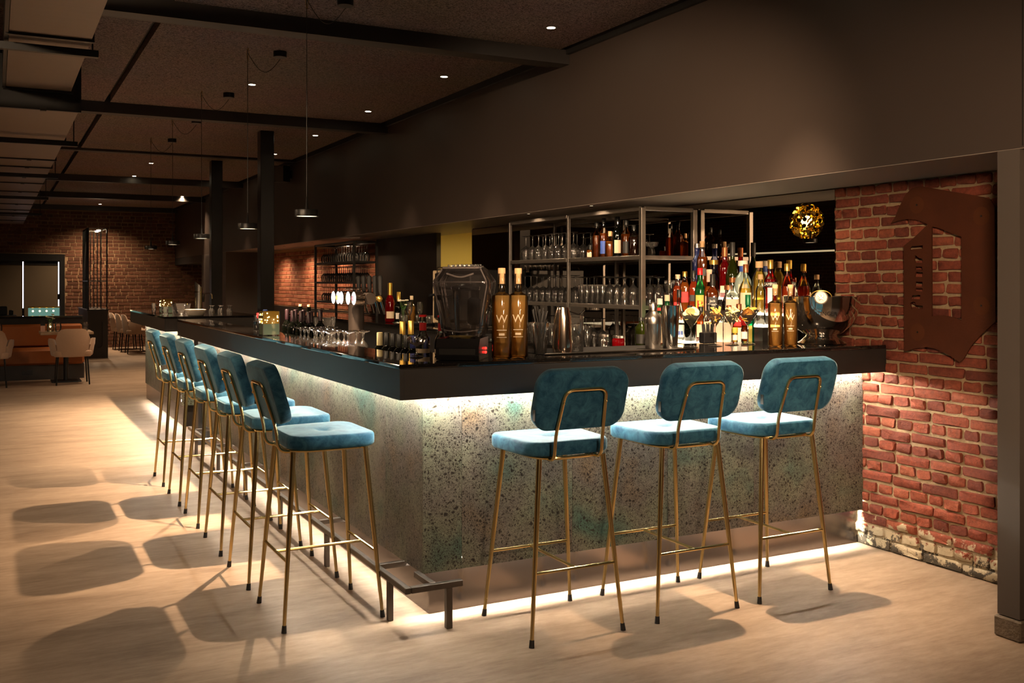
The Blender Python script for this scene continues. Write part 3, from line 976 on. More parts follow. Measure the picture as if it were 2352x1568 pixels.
# ---- foot rail
fr = thing('foot_rail', 'dark square steel foot rail along the long side of the bar', 'foot rail', (1.5, 4.0, 0))
part(MB().bbox(1.4985, 1.5245, 3.817, 9.0, 0.172, 0.198, 0.002), 'rail', 'rail_steel', fr)
part(MB().bbox(1.525, 1.76, 3.817, 3.845, 0.1721, 0.1979, 0.002), 'rail', 'rail_steel', fr)
part(MB().bbox(1.62, 1.646, 3.8455, 4.0295, 0.172, 0.198, 0.002), 'rail', 'rail_steel', fr)
for y in (4.20, 5.13, 6.06, 6.98, 7.9, 8.8):
    part(MB().bbox(1.525, XK - 0.0005, y, y + 0.026, 0.1725, 0.1975, 0.002), 'crossbar', 'rail_steel', fr)
for y in (4.02, 4.935, 5.87, 6.80, 7.72, 8.65):
    part(MB().bbox(1.4995, 1.5235, y, y + 0.026, 0.0, 0.1715, 0.002), 'leg', 'rail_steel', fr)
part(MB().bbox(1.684, 1.712, 3.818, 3.844, 0.0, 0.1715, 0.002), 'leg', 'rail_steel', fr)

# ================================================================ BAR STOOLS
def cushion_outline(w, d, r, n=8, wf=1.0):
    """rounded rectangle, counter-clockwise; wf widens the +y side"""
    pts = []
    for cx, cy, a0 in ((w / 2 - r, d / 2 - r, 0), (-w / 2 + r, d / 2 - r, 90), (-w / 2 + r, -d / 2 + r, 180), (w / 2 - r, -d / 2 + r, 270)):
        for i in range(n + 1):
            a = math.radians(a0 + 90 * i / n)
            pts.append((cx + r * math.cos(a), cy + r * math.sin(a)))
    out = []
    for x, y in pts:
        k = 1.0 + (wf - 1.0) * (y / d + 0.5)
        out.append((x * k, y))
    return out
def pad(outline, th, top=None, edge=0.012, rings=9, scale_in=0.0):
    """upholstered pad: rounded rim, flat underside, crowned top shaped by top(x, y)"""
    m = MB()
    rs = []
    def ring(k, z):
        return [(x * k, y * k, z(x * k, y * k) if callable(z) else z) for x, y in outline]
    rs.append(ring(0.90, 0.0))
    rs.append(ring(0.965, 0.002))
    rs.append(ring(0.995, edge * 0.7))
    tz = top or (lambda x, y: th)
    rs.append(ring(1.0, lambda x, y: tz(x, y) * 0.5))
    rs.append(ring(0.995, lambda x, y: tz(x, y) - edge * 0.75))
    rs.append(ring(0.97, lambda x, y: tz(x, y) - edge * 0.2))
    for i in range(rings):
        k = 0.92 * (1 - i / (rings - 0.02))
        rs.append(ring(max(k, 0.004), tz))
    m.loft(rs)
    return m
def stool_parts():
    P = {}
    def seat_top(x, y):
        u, v = x / 0.215, y / 0.21
        z = 0.055 + 0.012 * max(0, v) ** 2 * (abs(u) ** 1.5) - 0.004 * max(0, v) ** 3
        z += 0.006 * math.exp(-((abs(u) - 0.55) ** 2) * 4) * math.exp(-(v + 0.2) ** 2)
        z -= 0.013 * math.exp(-((x / 0.035) ** 2 + ((y - 0.01) / 0.03) ** 2))
        z -= 0.004 * math.exp(-(y - 0.01) ** 2 / 0.0006)
        return z
    P['seat'] = pad(cushion_outline(0.40, 0.385, 0.085, 8, 1.12), 0.055, seat_top, 0.014, 12).mesh('seat', 'teal_velvet', True)
    P['seat_button'] = MB().sphere((0, 0.01, 0.0425), 0.008, 10, 5, 0.4).mesh('seat_button', 'teal_velvet', True)
    def back_top(x, y):
        return 0.052 + 0.010 * (1 - (x / 0.22) ** 2) - 0.007 * math.exp(-(x / 0.03) ** 2) * max(0.0, y / 0.125)
    bk = pad(cushion_outline(0.43, 0.255, 0.072, 8), 0.052, back_top, 0.013, 8)
    # stand the pad up: its underside is the rear face
    ang = math.radians(16.5)
    v = []
    for x, y, z in bk.v:
        yy, zz = z - 0.0, y
        v.append((x, yy * math.cos(ang) - zz * math.sin(ang), yy * math.sin(ang) + zz * math.cos(ang)))
    bk.v = v
    P['backrest'] = bk.mesh('backrest', 'teal_velvet', True)
    rb_ = 0.0075
    P['seat_frame'] = MB().tube(fillet([(-0.155, 0.165, 0), (-0.158, -0.10, 0), (-0.10, -0.178, 0), (0.10, -0.178, 0), (0.158, -0.10, 0), (0.155, 0.165, 0), (-0.155, 0.165, 0)], 0.05), 0.0075, 8).mesh('seat_frame', 'brass', True)
    s = math.tan(ang)
    pts = [(-0.105, -0.10, -0.004), (-0.112, -0.212, -0.004), (-0.112, -0.2235, 0.10), (-0.096, -0.2235 - 0.19 * s, 0.288), (0.096, -0.2235 - 0.19 * s, 0.288), (0.112, -0.2235, 0.10), (0.112, -0.212, -0.004), (0.105, -0.10, -0.004)]
    P['back_tube'] = MB().tube(fillet(pts, 0.04, 6), 0.0072, 8).mesh('back_tube', 'brass', True)
    P['screw'] = MB().sphere((0, 0, 0), 0.0055, 8, 5).mesh('screw', 'brass', True)
    P['tag'] = MB().box(-0.0008, 0.0008, -0.012, 0.006, -0.022, 0.022).mesh('tag', 'black_rubber')
    for sx in (-1, 1):
        for sy in (-1, 1):
            top = Vector((sx * 0.153, sy * 0.160, 0.738))
            bot = Vector((sx * 0.219, sy * 0.217, 0.0))
            a = bot + (top - bot) * 0.035
            P['leg', sx, sy] = MB().tube([a, bot + (top - bot) * 0.5, top], [0.0075, 0.0105, 0.0115], 10).mesh('leg', 'brass', True)
            P['foot_cap', sx, sy] = MB().tube([bot, bot + (top - bot) * 0.041], [0.0115, 0.0095], 10).mesh('foot_cap', 'black_rubber', True)
    def on_leg(sx, sy, z):
        k = z / 0.738
        return (sx * (0.219 + (0.153 - 0.219) * k), sy * (0.217 + (0.160 - 0.217) * k), z)
    for sy, z in ((-1, 0.285), (1, 0.285)):
        P['stretcher', sy] = MB().tube([on_leg(-1, sy, z), on_leg(1, sy, z)], 0.0068, 8).mesh('stretcher', 'brass', True)
    P['stretcher', 0] = MB().tube([(0, on_leg(1, -1, 0.285)[1], 0.285), (0, on_leg(1, 1, 0.285)[1], 0.285)], 0.0068, 8).mesh('stretcher', 'brass', True)
    return P
SP = stool_parts()
def bar_stool(x, y, rz, label, group):
    t = thing('bar_stool', label, 'bar stool', (x, y, 0), rz, group)
    st = put('seat', SP['seat'], t, (0, 0.012, 0.7465))
    put('seat_button', SP['seat_button'], st)
    bk = put('backrest', SP['backrest'], t, (0, -0.256, 0.978))
    put('maker_tag', SP['tag'], bk, (-0.2145, 0.03, -0.05))
    fr_ = put('seat_frame', SP['seat_frame'], t, (0, 0, 0.739))
    bt = put('back_tube', SP['back_tube'], t, (0, 0, 0.739))
    for sx in (-1, 1):
        put('screw', SP['screw'], bt, (sx * 0.101, -0.2235 - 0.135 * math.tan(math.radians(16.5)) - 0.008, 0.235))
    for sx in (-1, 1):
        for sy in (-1, 1):
            lg = put('leg', SP['leg', sx, sy], t)
            put('foot_cap', SP['foot_cap', sx, sy], lg)
    for k in (-1, 1, 0):
        put('stretcher', SP['stretcher', k], t)
    return t
where = ['nearest of the six on the long side', 'second nearest of the six on the long side', 'third nearest of the six on the long side',
         'fourth nearest of the six on the long side', 'fifth nearest of the six on the long side', 'farthest of the six on the long side']
for y, wl in zip((4.31, 4.96, 5.612, 6.28, 6.94, 7.634), where):
    bar_stool(1.283, y, -PI / 2, 'teal velvet bar stool with gold legs, ' + wl, 'teal bar stools')
for x, wl in zip((2.118, 2.73, 3.297), ('left of the three at the short front', 'middle of the three at the short front', 'right of the three, nearest the brick wall')):
    bar_stool(x, 3.685, 0.0, 'teal velvet bar stool with gold legs, ' + wl, 'teal bar stools')

# ================================================================ LAMPS AND CEILING THINGS
def pendant(x, y, zb, cx, cyy, label, power):
    t = thing('pendant_lamp', label, 'pendant lamp', (x, y, zb), 0, 'black pendants over the bar')
    r = 0.067
    sh = MB().lathe([(r * 0.93, 0.004), (r, 0.0), (r * 1.01, 0.036), (r * 0.98, 0.040), (0.012, 0.041), (0.0095, 0.044), (0.0035, 0.115), (0.001, 0.118)], seg=32, caps=False).build('shade', 'black_metal', t, True)
    MB().lathe([(r * 0.92, 0.0035), (0.001, 0.0035)], seg=28, caps=False).build('diffuser', 'lamp_warm', t)
    hz = ZC - zb
    MB().tube([(0, 0, 0.115), (0, 0, hz - 0.012)], 0.0022, 6).build('cord', 'black_rubber', t)
    MB().tube(fillet([(0.004, 0, hz), (0.012, 0, hz - 0.03), (0.002, 0, hz - 0.10), (-0.010, 0, hz - 0.03), (0.004, 0, hz)], 0.02), 0.0022, 6).build('hook_loop', 'brass', t)
    dx, dy = cx - x, cyy - y
    pts = []
    for i in range(15):
        k = i / 14
        pts.append((dx * k, dy * k, hz - 0.035 - 0.115 * math.sin(PI * k) * (1.0 if k < 0.5 else 1.0) - 0.02 * k))
    MB().tube(pts, 0.0022, 6).build('swag_cable', 'black_rubber', t)
    MB().lathe([(0.046, hz - 0.042), (0.048, hz - 0.040), (0.048, hz)], dx, dy, 24).build('ceiling_canopy', 'black_metal', t, True)
    light_spot('pendant_light', (0, 0, -0.004), power, WARM, 112, 1.0, 0.011, t)
PY = [5.63, 7.14, 8.92, 10.51, 12.08]
PZ = [1.838, 1.838, 1.838, 1.838, 1.838]
plab = ['nearest the camera', 'second from the camera', 'third from the camera', 'fourth from the camera', 'farthest from the camera']
for y, z, s in zip(PY, PZ, plab):
    pendant(1.60, y, z, 1.60 + 0.235, y + 0.01, 'black disc pendant lamp on a thin cord over the bar, ' + s, PENDANT_W)
def downlight(x, y, label, power, angle=56, blend=1.0, z=ZC, aim=None):
    t = thing('downlight', label, 'downlight', (x, y, z), 0, 'ceiling spotlights')
    MB().lathe([(0.028, -0.002), (0.040, -0.003), (0.040, 0.0)], seg=20, caps=False).build('trim_ring', 'rack_steel', t, True)
    MB().lathe([(0.0285, -0.0015), (0.001, -0.0015)], seg=16, caps=False).build('lens', 'lamp_hot', t)
    light_spot('downlight_beam', (0, 0, -0.006), power, WARM, angle, blend, 0.022, t, aim)
for i, (y, p) in enumerate(((2.0, 0.2), (3.8, 2.3), (5.65, 0.55), (7.4, 0.55), (9.25, 0.55), (11.05, 0.6), (12.9, 0.6), (16.45, 0.7), (20.1, 1.4))):  # the first is added out of view to light the foreground floor
    downlight(3.24, y, ['recessed spotlight out of frame near the partition', 'recessed spotlight above the end of the short bar', 'recessed ceiling spotlight by the bulkhead, nearest in view', 'recessed ceiling spotlight by the bulkhead, second in view', 'recessed ceiling spotlight by the bulkhead, third in view', 'recessed ceiling spotlight by the bulkhead, fourth in view', 'recessed ceiling spotlight by the bulkhead, fifth in view', 'recessed ceiling spotlight by the bulkhead, beyond both columns', 'recessed ceiling spotlight by the bulkhead, farthest one'][i], DOWN_W * p, 120 if y > 19 else 56)
for i, (x, y, p) in enumerate(((1.93, 8.45, 0.9), (1.95, 14.7, 1.0), (1.95, 16.6, 1.0), (1.96, 20.2, 2.2), (2.0, 22.9, 1.8))):
    downlight(x, y, ['recessed spotlight between the second and third pendant', 'recessed spotlight beside the farthest pendant', 'recessed spotlight over the aisle beyond the pendants', 'recessed spotlight over the aisle near the slatted screen', 'recessed spotlight over the aisle by the far brick wall'][i], DOWN_W * p, 130 if y > 19 else 70)
def add_fill(x, y, label, power):  # wide fill light, added out of view to raise the ambient level
    t = thing('flood_light', label, 'ceiling light', (x, y, ZC), 0, 'wide ceiling lights behind the view')
    MB().lathe([(0.09, -0.012), (0.10, -0.014), (0.10, 0.0)], seg=24, caps=False).build('trim_ring', 'rack_steel', t, True)
    MB().lathe([(0.089, -0.010), (0.001, -0.010)], seg=20, caps=False).build('lens', 'lamp_warm', t)
    light_spot('flood_beam', (0, 0, -0.02), power, WARM, 172, 0.4, 0.10, t)
for i, (x, y, p) in enumerate(((0.35, 1.3, 0.35), (1.93, 0.2, 0.45), (2.6, -2.2, 0.9), (-1.4, 3.6, 0.8), (-1.6, 8.5, 1.0), (-1.6, 13.0, 0.9), (-1.8, 16.0, 0.25))):
    add_fill(x, y, ['round ceiling light above the aisle close to the camera', 'round ceiling light just ahead of the camera', 'round ceiling light behind the camera', 'round ceiling light left of the duct, nearest', 'round ceiling light left of the duct, second', 'round ceiling light left of the duct, third', 'round ceiling light left of the duct, over the banquette'][i], FILL_W * p)

def soffit_spot(x, y, label, power, angle=150):
    t = thing('soffit_downlight', label, 'downlight', (x, y, 1.999), 0, 'small soffit spotlights')
    MB().lathe([(0.014, -0.001), (0.020, -0.002), (0.020, 0.0)], seg=16, caps=False).build('trim_ring', 'rack_dark', t, True)
    MB().lathe([(0.0138, -0.0006), (0.001, -0.0006)], seg=12, caps=False).build('lens', 'lamp_warm', t)
    light_spot('soffit_beam', (0, 0, -0.004), power, WARM, angle, 0.7, 0.012, t)
for x, y, q, p in ((3.86, 13.3, 'above the near end of the orange brick wall', 75), (3.86, 14.8, 'above the middle of the orange brick wall', 85), (3.86, 16.3, 'above the far end of the orange brick wall', 85), (3.74, 5.95, 'above the right bay of the central rack', 14), (3.74, 6.88, 'above the left bay of the central rack', 14), (3.88, 11.75, 'above the left glass rack', 30)):
    soffit_spot(x, y, 'tiny recessed soffit spotlight ' + q, p)
def fill_spot(loc, target, label, power, angle, radius=0.06):  # aimed fill, added out of view to brighten niche, stools, rack and bulkhead
    t = thing('track_spot', label, 'spotlight', loc, 0, 'track spotlights behind the view')
    d = (Vector(target) - Vector(loc)).normalized()
    MB().tube([-d * 0.07, d * 0.05], 0.045, 16).build('spot_can', 'black_metal', t, True)
    MB().tube([d * 0.051, d * 0.053], 0.038, 16).build('lens', 'lamp_warm', t, True)
    MB().tube([(0, 0, 0.0), (0, 0, ZC - loc[2])], 0.008, 8).build('stem', 'black_metal', t)
    light_spot('track_beam', tuple(d * 0.075), power, WARM, angle, 0.8, radius, t, tuple(d))
fill_spot((0.7, 0.2, 2.25), (4.3, 3.6, 1.35), 'black drop spotlight aimed at the brick niche', 620, 42, 0.2)
fill_spot((1.5, -1.2, 2.6), (2.5, 3.7, 1.0), 'black drop spotlight aimed at the stools of the short front', 330, 34, 0.25)
fill_spot((0.78, 1.0, 2.95), (3.95, 6.2, 1.45), 'black track spotlight aimed at the shelf rack', 1700, 40)
fill_spot((-1.3, 4.6, 2.7), (1.15, 6.0, 0.9), 'black drop spotlight aimed at the row of stools', 190, 74, 0.25)
fill_spot((-0.8, 3.4, 2.95), (3.7, 8.6, 2.3), 'black track spotlight aimed at the bulkhead', 230, 74)

# ---- ventilation duct under the ceiling on the left
du = thing('ventilation_duct', 'flat rectangular metal ventilation duct hung along the ceiling on the left', 'duct', (0.27, 5.0, 2.8))
part(MB().box(0.068, 0.476, -4.0, 7.62, 2.80, 3.02), 'duct_section', 'duct_metal', du)
part(MB().box(-0.34, 0.530, 7.65, 23.2, 2.675, 3.02), 'duct_section', 'duct_metal', du)
part(MB().box(0.045, 0.065, -4.0, 7.62, 2.79, 3.03), 'side_rail', 'black_metal', du)
for y in (1.0, 3.4, 5.95, 7.63):
    part(MB().box(0.05, 0.49, y - 0.018, y + 0.018, 2.785, 3.03), 'flange', 'black_metal', du)
for y in (7.665, 9.35, 10.85, 11.6, 12.7, 13.5, 14.8, 15.9, 17.2, 18.6, 20.2, 21.8):
    part(MB().box(-0.36, 0.545, y - 0.016, y + 0.016, 2.662, 3.03), 'flange', 'black_metal', du)
    for x in (0.0, 0.30):
        part(MB().box(x - 0.02, x + 0.02, y - 0.024, y + 0.024, 2.655, 2.68), 'clamp', 'rack_dark', du)
for y, z, x0, x1 in ((6.12, 2.76, -0.3, 0.525), (3.0, 2.76, -0.3, 0.525), (9.10, 2.62, -0.5, 0.62), (12.0, 2.62, -0.5, 0.62), (15.2, 2.62, -0.5, 0.66), (18.8, 2.62, -0.5, 0.72)):
    part(MB().box(x0, x1, y - 0.02, y + 0.02, z - 0.02, z + 0.02), 'hanger_rail', 'black_metal', du)
    for x in (x0 + 0.03, x1 - 0.03):
        part(MB().tube([(x, y, z), (x, y, 3.125)], 0.005, 6), 'hanger_rod', 'black_metal', du)
sp = thing('loudspeaker', 'black loudspeaker mounted high on the bulkhead beyond the near column', 'speaker', (3.55, 13.7, 2.85))
MB().prism([(-0.13, -0.02), (-0.02, -0.12), (0.09, -0.06), (0.09, 0.12), (-0.05, 0.13)], 0.0, 0.22, 'z').build('cabinet', 'black_matte', sp)
MB().prism([(-0.140, -0.022), (-0.025, -0.130), (-0.019, -0.123), (-0.133, -0.015)], 0.005, 0.215, 'z').build('grille', 'plain_wall', sp)
MB().box(0.091, 0.128, -0.03, 0.09, 0.05, 0.17).build('bracket', 'black_metal', sp)

# ================================================================ BACK BAR
mi = MB().box(4.286, 4.2955, 4.196, 9.087, 0.98, 1.992).build('back_mirror', 'smoked_mirror')
tag(mi, 'large smoked wall mirror behind the bottles and shelf rack', 'mirror')
bc = thing('back_counter', 'dark back counter under the mirror and the central rack', 'counter', (3.95, 6.0, 0))
part(MB().bbox(3.60, 4.284, 4.46, 7.56, 0.972, 1.0, 0.003), 'worktop', 'black_granite', bc)
for a, b in ((4.47, 5.2), (5.203, 6.0), (6.003, 6.8), (6.803, 7.55)):
    part(MB().box(3.63, 3.648, a, b, 0.08, 0.97), 'door', 'dark_wall', bc)
part(MB().box(3.65, 4.284, 4.46, 7.55, 0.0, 0.971), 'body', 'black_matte', bc)
b2 = thing('back_counter', 'dark back counter below the kitchen pass, holding the tray and coffee machine', 'counter', (3.95, 9.5, 0))
part(MB().bbox(3.40, 4.278, 7.58, 13.0, 1.022, 1.05, 0.003), 'worktop', 'black_granite', b2)
part(MB().box(3.45, 4.278, 7.59, 13.0, 0.0, 1.021), 'body', 'black_matte', b2)

rk = thing('shelf_rack', 'grey steel shelf rack of glasses and spirits standing before the mirror', 'rack', (4.04, 6.4, 1.0))
for y in (5.45, 6.405, 7.356):
    w_ = 0.017 if y < 5.6 else 0.012
    for x in (3.824, 4.255):
        part(MB().bbox(x - w_, x + w_, y - w_, y + w_, 1.0, 1.955, 0.002), 'post', 'rack_steel', rk)
for z in (1.289, 1.624, 1.951):
    th = 0.014
    for x in (3.824, 4.255):
        for a, b in ((5.468, 6.392), (6.418, 7.343)):
            part(MB().bbox(x - 0.011, x + 0.011, a, b, z - th, z + th, 0.002), 'rail', 'rack_steel', rk)
    for y in (5.45, 6.405, 7.356):
        part(MB().bbox(3.842, 4.237, y - 0.010, y + 0.010, z - th, z + th, 0.002), 'rail', 'rack_steel', rk)
    if z < 1.9:
        for a, b in ((5.462, 6.393), (6.417, 7.344)):
            part(MB().box(3.836, 4.243, a, b, z + 0.004, z + 0.0125), 'shelf_board', 'rack_dark', rk)
r2 = thing('shelf_rack', 'black steel rack of upturned stemware before the lit orange brick wall', 'rack', (3.9, 12.0, 1.05))
for y in (11.2, 12.78):
    for x in (3.75, 4.03):
        part(MB().bbox(x - 0.014, x + 0.014, y - 0.014, y + 0.014, 1.05, 1.945, 0.002), 'post', 'rack_dark', r2)
for z in (1.207, 1.452, 1.697, 1.935):
    for x in (3.75, 4.03):
        part(MB().bbox(x - 0.011, x + 0.011, 11.2145, 12.7655, z - 0.013, z + 0.013, 0.002), 'rail', 'rack_dark', r2)
    for y in (11.2, 12.78):
        part(MB().bbox(3.7645, 4.0155, y - 0.01, y + 0.01, z - 0.013, z + 0.013, 0.002), 'rail', 'rack_dark', r2)
    if z < 1.9:
        part(MB().box(3.7615, 4.0185, 11.212, 12.768, z + 0.004, z + 0.0115), 'shelf_board', 'rack_dark', r2)

# ---- glassware kinds (each glass is one thing, copies share the mesh)
def flip(prof):
    h = max(z for r, z in prof)
    return [(r, h - z) for r, z in reversed(prof)]
WINE = [(0.033, 0.0), (0.030, 0.003), (0.006, 0.007), (0.0035, 0.02), (0.0035, 0.075), (0.010, 0.083), (0.030, 0.102), (0.038, 0.128), (0.037, 0.15), (0.031, 0.19)]
BALLOON = [(0.036, 0.0), (0.033, 0.003), (0.006, 0.007), (0.0038, 0.02), (0.004, 0.085), (0.014, 0.093), (0.040, 0.115), (0.049, 0.145), (0.047, 0.175), (0.038, 0.21)]
SHORT = [(0.042, 0.0), (0.038, 0.004), (0.012, 0.012), (0.0055, 0.026), (0.0055, 0.05), (0.014, 0.062), (0.036, 0.085), (0.041, 0.12), (0.039, 0.165), (0.036, 0.195)]
HIGH = [(0.026, 0.0), (0.029, 0.004), (0.032, 0.14)]
TUMB = [(0.033, 0.0), (0.036, 0.004), (0.038, 0.085)]
COUPE = [(0.034, 0.0), (0.031, 0.003), (0.008, 0.009), (0.004, 0.02), (0.004, 0.05), (0.012, 0.056), (0.038, 0.066), (0.046, 0.085), (0.047, 0.095)]
FLUTE = [(0.030, 0.0), (0.027, 0.003), (0.005, 0.007), (0.0035, 0.02), (0.0035, 0.07), (0.012, 0.085), (0.026, 0.12), (0.028, 0.15), (0.023, 0.21)]
STEMLESS = [(0.022, 0.0), (0.030, 0.008), (0.040, 0.045), (0.038, 0.075), (0.030, 0.11)]
def glass_mesh(prof, nm, seg=18, mat='glass_clear'):
    m = MB()
    m.lathe(prof, seg=seg, caps=False)
    return m.mesh(nm, mat, True)
GM = {'wine': glass_mesh(flip(WINE), 'wine_glass'), 'balloon': glass_mesh(flip(BALLOON), 'balloon_glass'), 'short': glass_mesh(flip(SHORT), 'beer_glass', mat='glass_thick'),
      'high': glass_mesh(HIGH, 'highball_glass', mat='glass_thick'), 'tumb': glass_mesh(TUMB, 'tumbler', mat='glass_thick'), 'coupe': glass_mesh(COUPE, 'coupe_glass', mat='glass_thick'),
      'flute': glass_mesh(FLUTE, 'champagne_flute'), 'stemless': glass_mesh(STEMLESS, 'wine_tumbler')}
def gl(kind, name, loc, label, group, s=1.0):
    o = put(name, GM[kind], None, loc, random.uniform(0, 6), (s, s, s))
    return tag(o, label, 'glass', group)
rg = random.Random(21)
J = lambda a: rg.uniform(-a * 0.5, a * 0.5)
for row in range(2):
    for i in range(8):
        gl('balloon', 'balloon_glass', (3.93 + 0.15 * row + J(0.008), 7.27 - i * 0.108 - 0.02 * row + J(0.005), 1.6367), 'upturned balloon wine glass on the upper shelf of the central rack', 'balloon glasses on the upper shelf', 0.98)
for row in range(2):
    for i in range(9):
        gl('balloon', 'balloon_glass', (3.93 + 0.15 * row + J(0.008), 7.29 - i * 0.102 - 0.02 * row + J(0.004), 1.3017), 'upturned balloon glass in the left bay of the middle shelf, central rack', 'balloon glasses, middle shelf left bay', 0.95 if row else 1.0)
    for i in range(5):
        gl('short', 'beer_glass', (3.91 + 0.14 * row + J(0.008), 5.98 - i * 0.1 + J(0.004), 1.3017), 'upturned stemmed beer glass in the right bay of the middle shelf', 'beer glasses, middle shelf right bay')
    for i in range(5):
        gl('high', 'highball_glass', (3.91 + 0.12 * row + J(0.005), 6.35 - i * 0.071, 1.3017), 'clear highball glass beside the middle post of the central rack', 'highball glasses, middle shelf')
for k in range(2):
    for j in range(2):
        gl('tumb', 'tumbler', (4.16, 5.60 - 0.085 * j, 1.3017 + 0.0865 * k), 'ribbed tumbler stacked at the right end of the middle shelf', 'stacked ribbed tumblers')
for row in range(2):
    for i in range(11):
        gl('high', 'highball_glass', (3.69 + 0.075 * row, 6.80 - i * 0.076, 1.0003), 'tall ridged highball glass lined up on the back counter', 'highball glasses on the back counter', 1.04)
for i in range(8):
    gl('wine', 'wine_glass', (4.0 + J(0.02), 6.95 - i * 0.105, 1.0003), 'upturned wine glass on the back counter behind the highball glasses', 'wine glasses on the back counter')
for z, kd, n, hs in ((1.7092, 'flute', 15, 0.98), (1.4642, 'wine', 17, 0.98), (1.2192, 'wine', 15, 0.9)):
    for row in range(2):
        for i in range(n):
            yy = 12.66 - i * (1.40 / n) - 0.03 * row
            if kd == 'flute':
                gl('wine', 'wine_glass', (3.83 + 0.12 * row, yy, z), 'upturned wine glass on the top shelf of the left rack', 'wine glasses, left rack top shelf', 1.02)
            else:
                tier = 'middle' if z > 1.4 else 'lowest'
                gl('wine', 'wine_glass', (3.83 + 0.12 * row, yy, z), 'upturned wine glass on the %s shelf of the left rack' % tier, 'wine glasses, left rack %s shelf' % tier, hs)

# ---- bottles
def face_dir(x, y):
    return math.atan2(-y, -x)
def bprof(H, R, zs, zn, rn, zt=None):
    zt = zt or H
    return [(R * 0.86, 0.0), (R, 0.007), (R, zs), (R * 0.93, zs + (zn - zs) * 0.22), ((R + rn) * 0.5, zs + (zn - zs) * 0.58), (rn * 1.12, zs + (zn - zs) * 0.86), (rn, zn), (rn, zt)]
def se(a, e):
    c, d = abs(math.cos(a)), abs(math.sin(a))
    return (c ** e + d ** e) ** (-1.0 / e) if e != 2.0 else 1.0
def bottle(loc, label, H=0.3, R=0.037, zs=0.19, zn=0.24, rn=0.014, e=2.0, gm='glass_bottle', lm=None, fill=0.8, cap='foil_dark', caph=0.05, capr=1.18, labels=(), group=None, name='spirit_bottle', foil=None, face=None, seg=20, texts=(), foilz=None):
    t = thing(name, label, 'bottle', loc, 0, group)
    ph = face_dir(loc[0], loc[1]) if face is None else face
    MB().lathe(bprof(H, R, zs, zn, rn, H - caph * 0.35), seg=seg, e=e, rot=ph).build('glass_body', gm, t, True)
    if lm:
        pr = [(r * 0.93, z) for r, z in bprof(H, R, zs, zn, rn)]
        top = H * fill
        q = [p for p in pr if p[1] < top]
        a = q[-1]
        nx = [p for p in pr if p[1] >= top][0]
        k = (top - a[1]) / max(1e-6, nx[1] - a[1])
        q.append((a[0] + (nx[0] - a[0]) * k, top))
        q[0] = (q[0][0], 0.006)
        q[1] = (q[1][0], 0.011)
        MB().lathe(q, seg=seg, e=e, rot=ph).build('liquid', lm, t, True)
    MB().lathe([(rn * capr, H - caph), (rn * capr, H - 0.002), (rn * capr * 0.9, H)], seg=14).build('cap', cap, t, True)
    if foil:
        f0, f1 = foilz or (zn, H - caph)
        MB().lathe([(rn * 1.07, f0), (rn * 1.07, f1)], seg=14, caps=False).build('foil', foil, t, True)
    for z0, z1, mt, span in labels:
        m = MB()
        n = 10
        rs = []
        for z in (z0, z1):
            ring = []
            for i in range(n + 1):
                a = -span + 2 * span * i / n
                r = R * 1.012 * se(a, e)
                ring.append((r * math.cos(a + ph), r * math.sin(a + ph), z))
            rs.append(ring)
        m.loft(rs, caps=False, closed=False)
        m.build('label_paper', mt, t, True)
    for s, z, size, mt in texts:
        me = text_mesh(s, size, mt)
        for v in me.vertices:
            a = v.co.x / R if e == 2.0 else math.atan2(v.co.x, R)
            r = R * 1.022 * (se(a, e) if e != 2.0 else 1.0)
            v.co = (r * math.cos(a + ph), r * math.sin(a + ph), z + v.co.y)
        put('label_lettering', me, t)
    return t
# lit steps that carry the spirits
stp = thing('bottle_step', 'glowing stepped stand of three tiers carrying the spirit bottles', 'stand', (4.05, 4.9, 1.0))
def step(x0, x1, y0, y1, z):
    part(MB().box(x0, x1, y0, y1, 1.0005, z - 0.012), 'riser', 'rack_dark', stp)
    part(MB().box(x0, x1, y0, y1, z - 0.011, z), 'light_plate', 'tier_light', stp)
step(3.85, 3.985, 4.465, 5.47, 1.085)
step(3.987, 4.125, 4.465, 5.42, 1.205)
step(4.127, 4.283, 4.82, 5.42, 1.36)
step(4.127, 4.283, 4.465, 4.818, 1.27)
Z1, Z2, Z3, Z4 = 1.0856, 1.2056, 1.3606, 1.2706
# third tier
bottle((4.21, 5.36, Z3), 'tall clear vodka bottle with blue glow, leftmost on the top tier', 0.36, 0.033, 0.24, 0.275, 0.017, gm='glass_blue', lm='liq_water', cap='steel_brushed', caph=0.03, labels=((0.12, 0.145, 'paper_blue', 0.3),))
bottle((4.195, 5.285, Z3), 'square whisky bottle with slanted black label and orange cap on top tier', 0.372, 0.036, 0.25, 0.30, 0.015, e=5, lm='liq_whisky', fill=0.72, cap='cork', caph=0.04, labels=((0.14, 0.19, 'paper_black', 0.6),))
bottle((4.21, 5.185, Z3), 'squat decanter with broad pale gold stopper on the top tier', 0.245, 0.044, 0.09, 0.17, 0.02, lm='liq_dark', fill=0.45, cap='foil_gold', caph=0.03, capr=1.45)
bottle((4.22, 5.085, Z3), 'dark red liqueur bottle with tall brown cap on the top tier', 0.325, 0.036, 0.19, 0.235, 0.016, gm='glass_red', lm='liq_red', fill=0.6, cap='cap_copper', caph=0.06, labels=((0.03, 0.075, 'paper_cream', 0.9),))
bottle((4.20, 4.985, Z3), 'dark green bottle with black pourer and steel cup, tallest on top tier', 0.355, 0.043, 0.13, 0.255, 0.014, gm='glass_olive', lm='liq_dark', cap='paper_black', caph=0.09, labels=((0.10, 0.128, 'foil_gold', 0.5),))
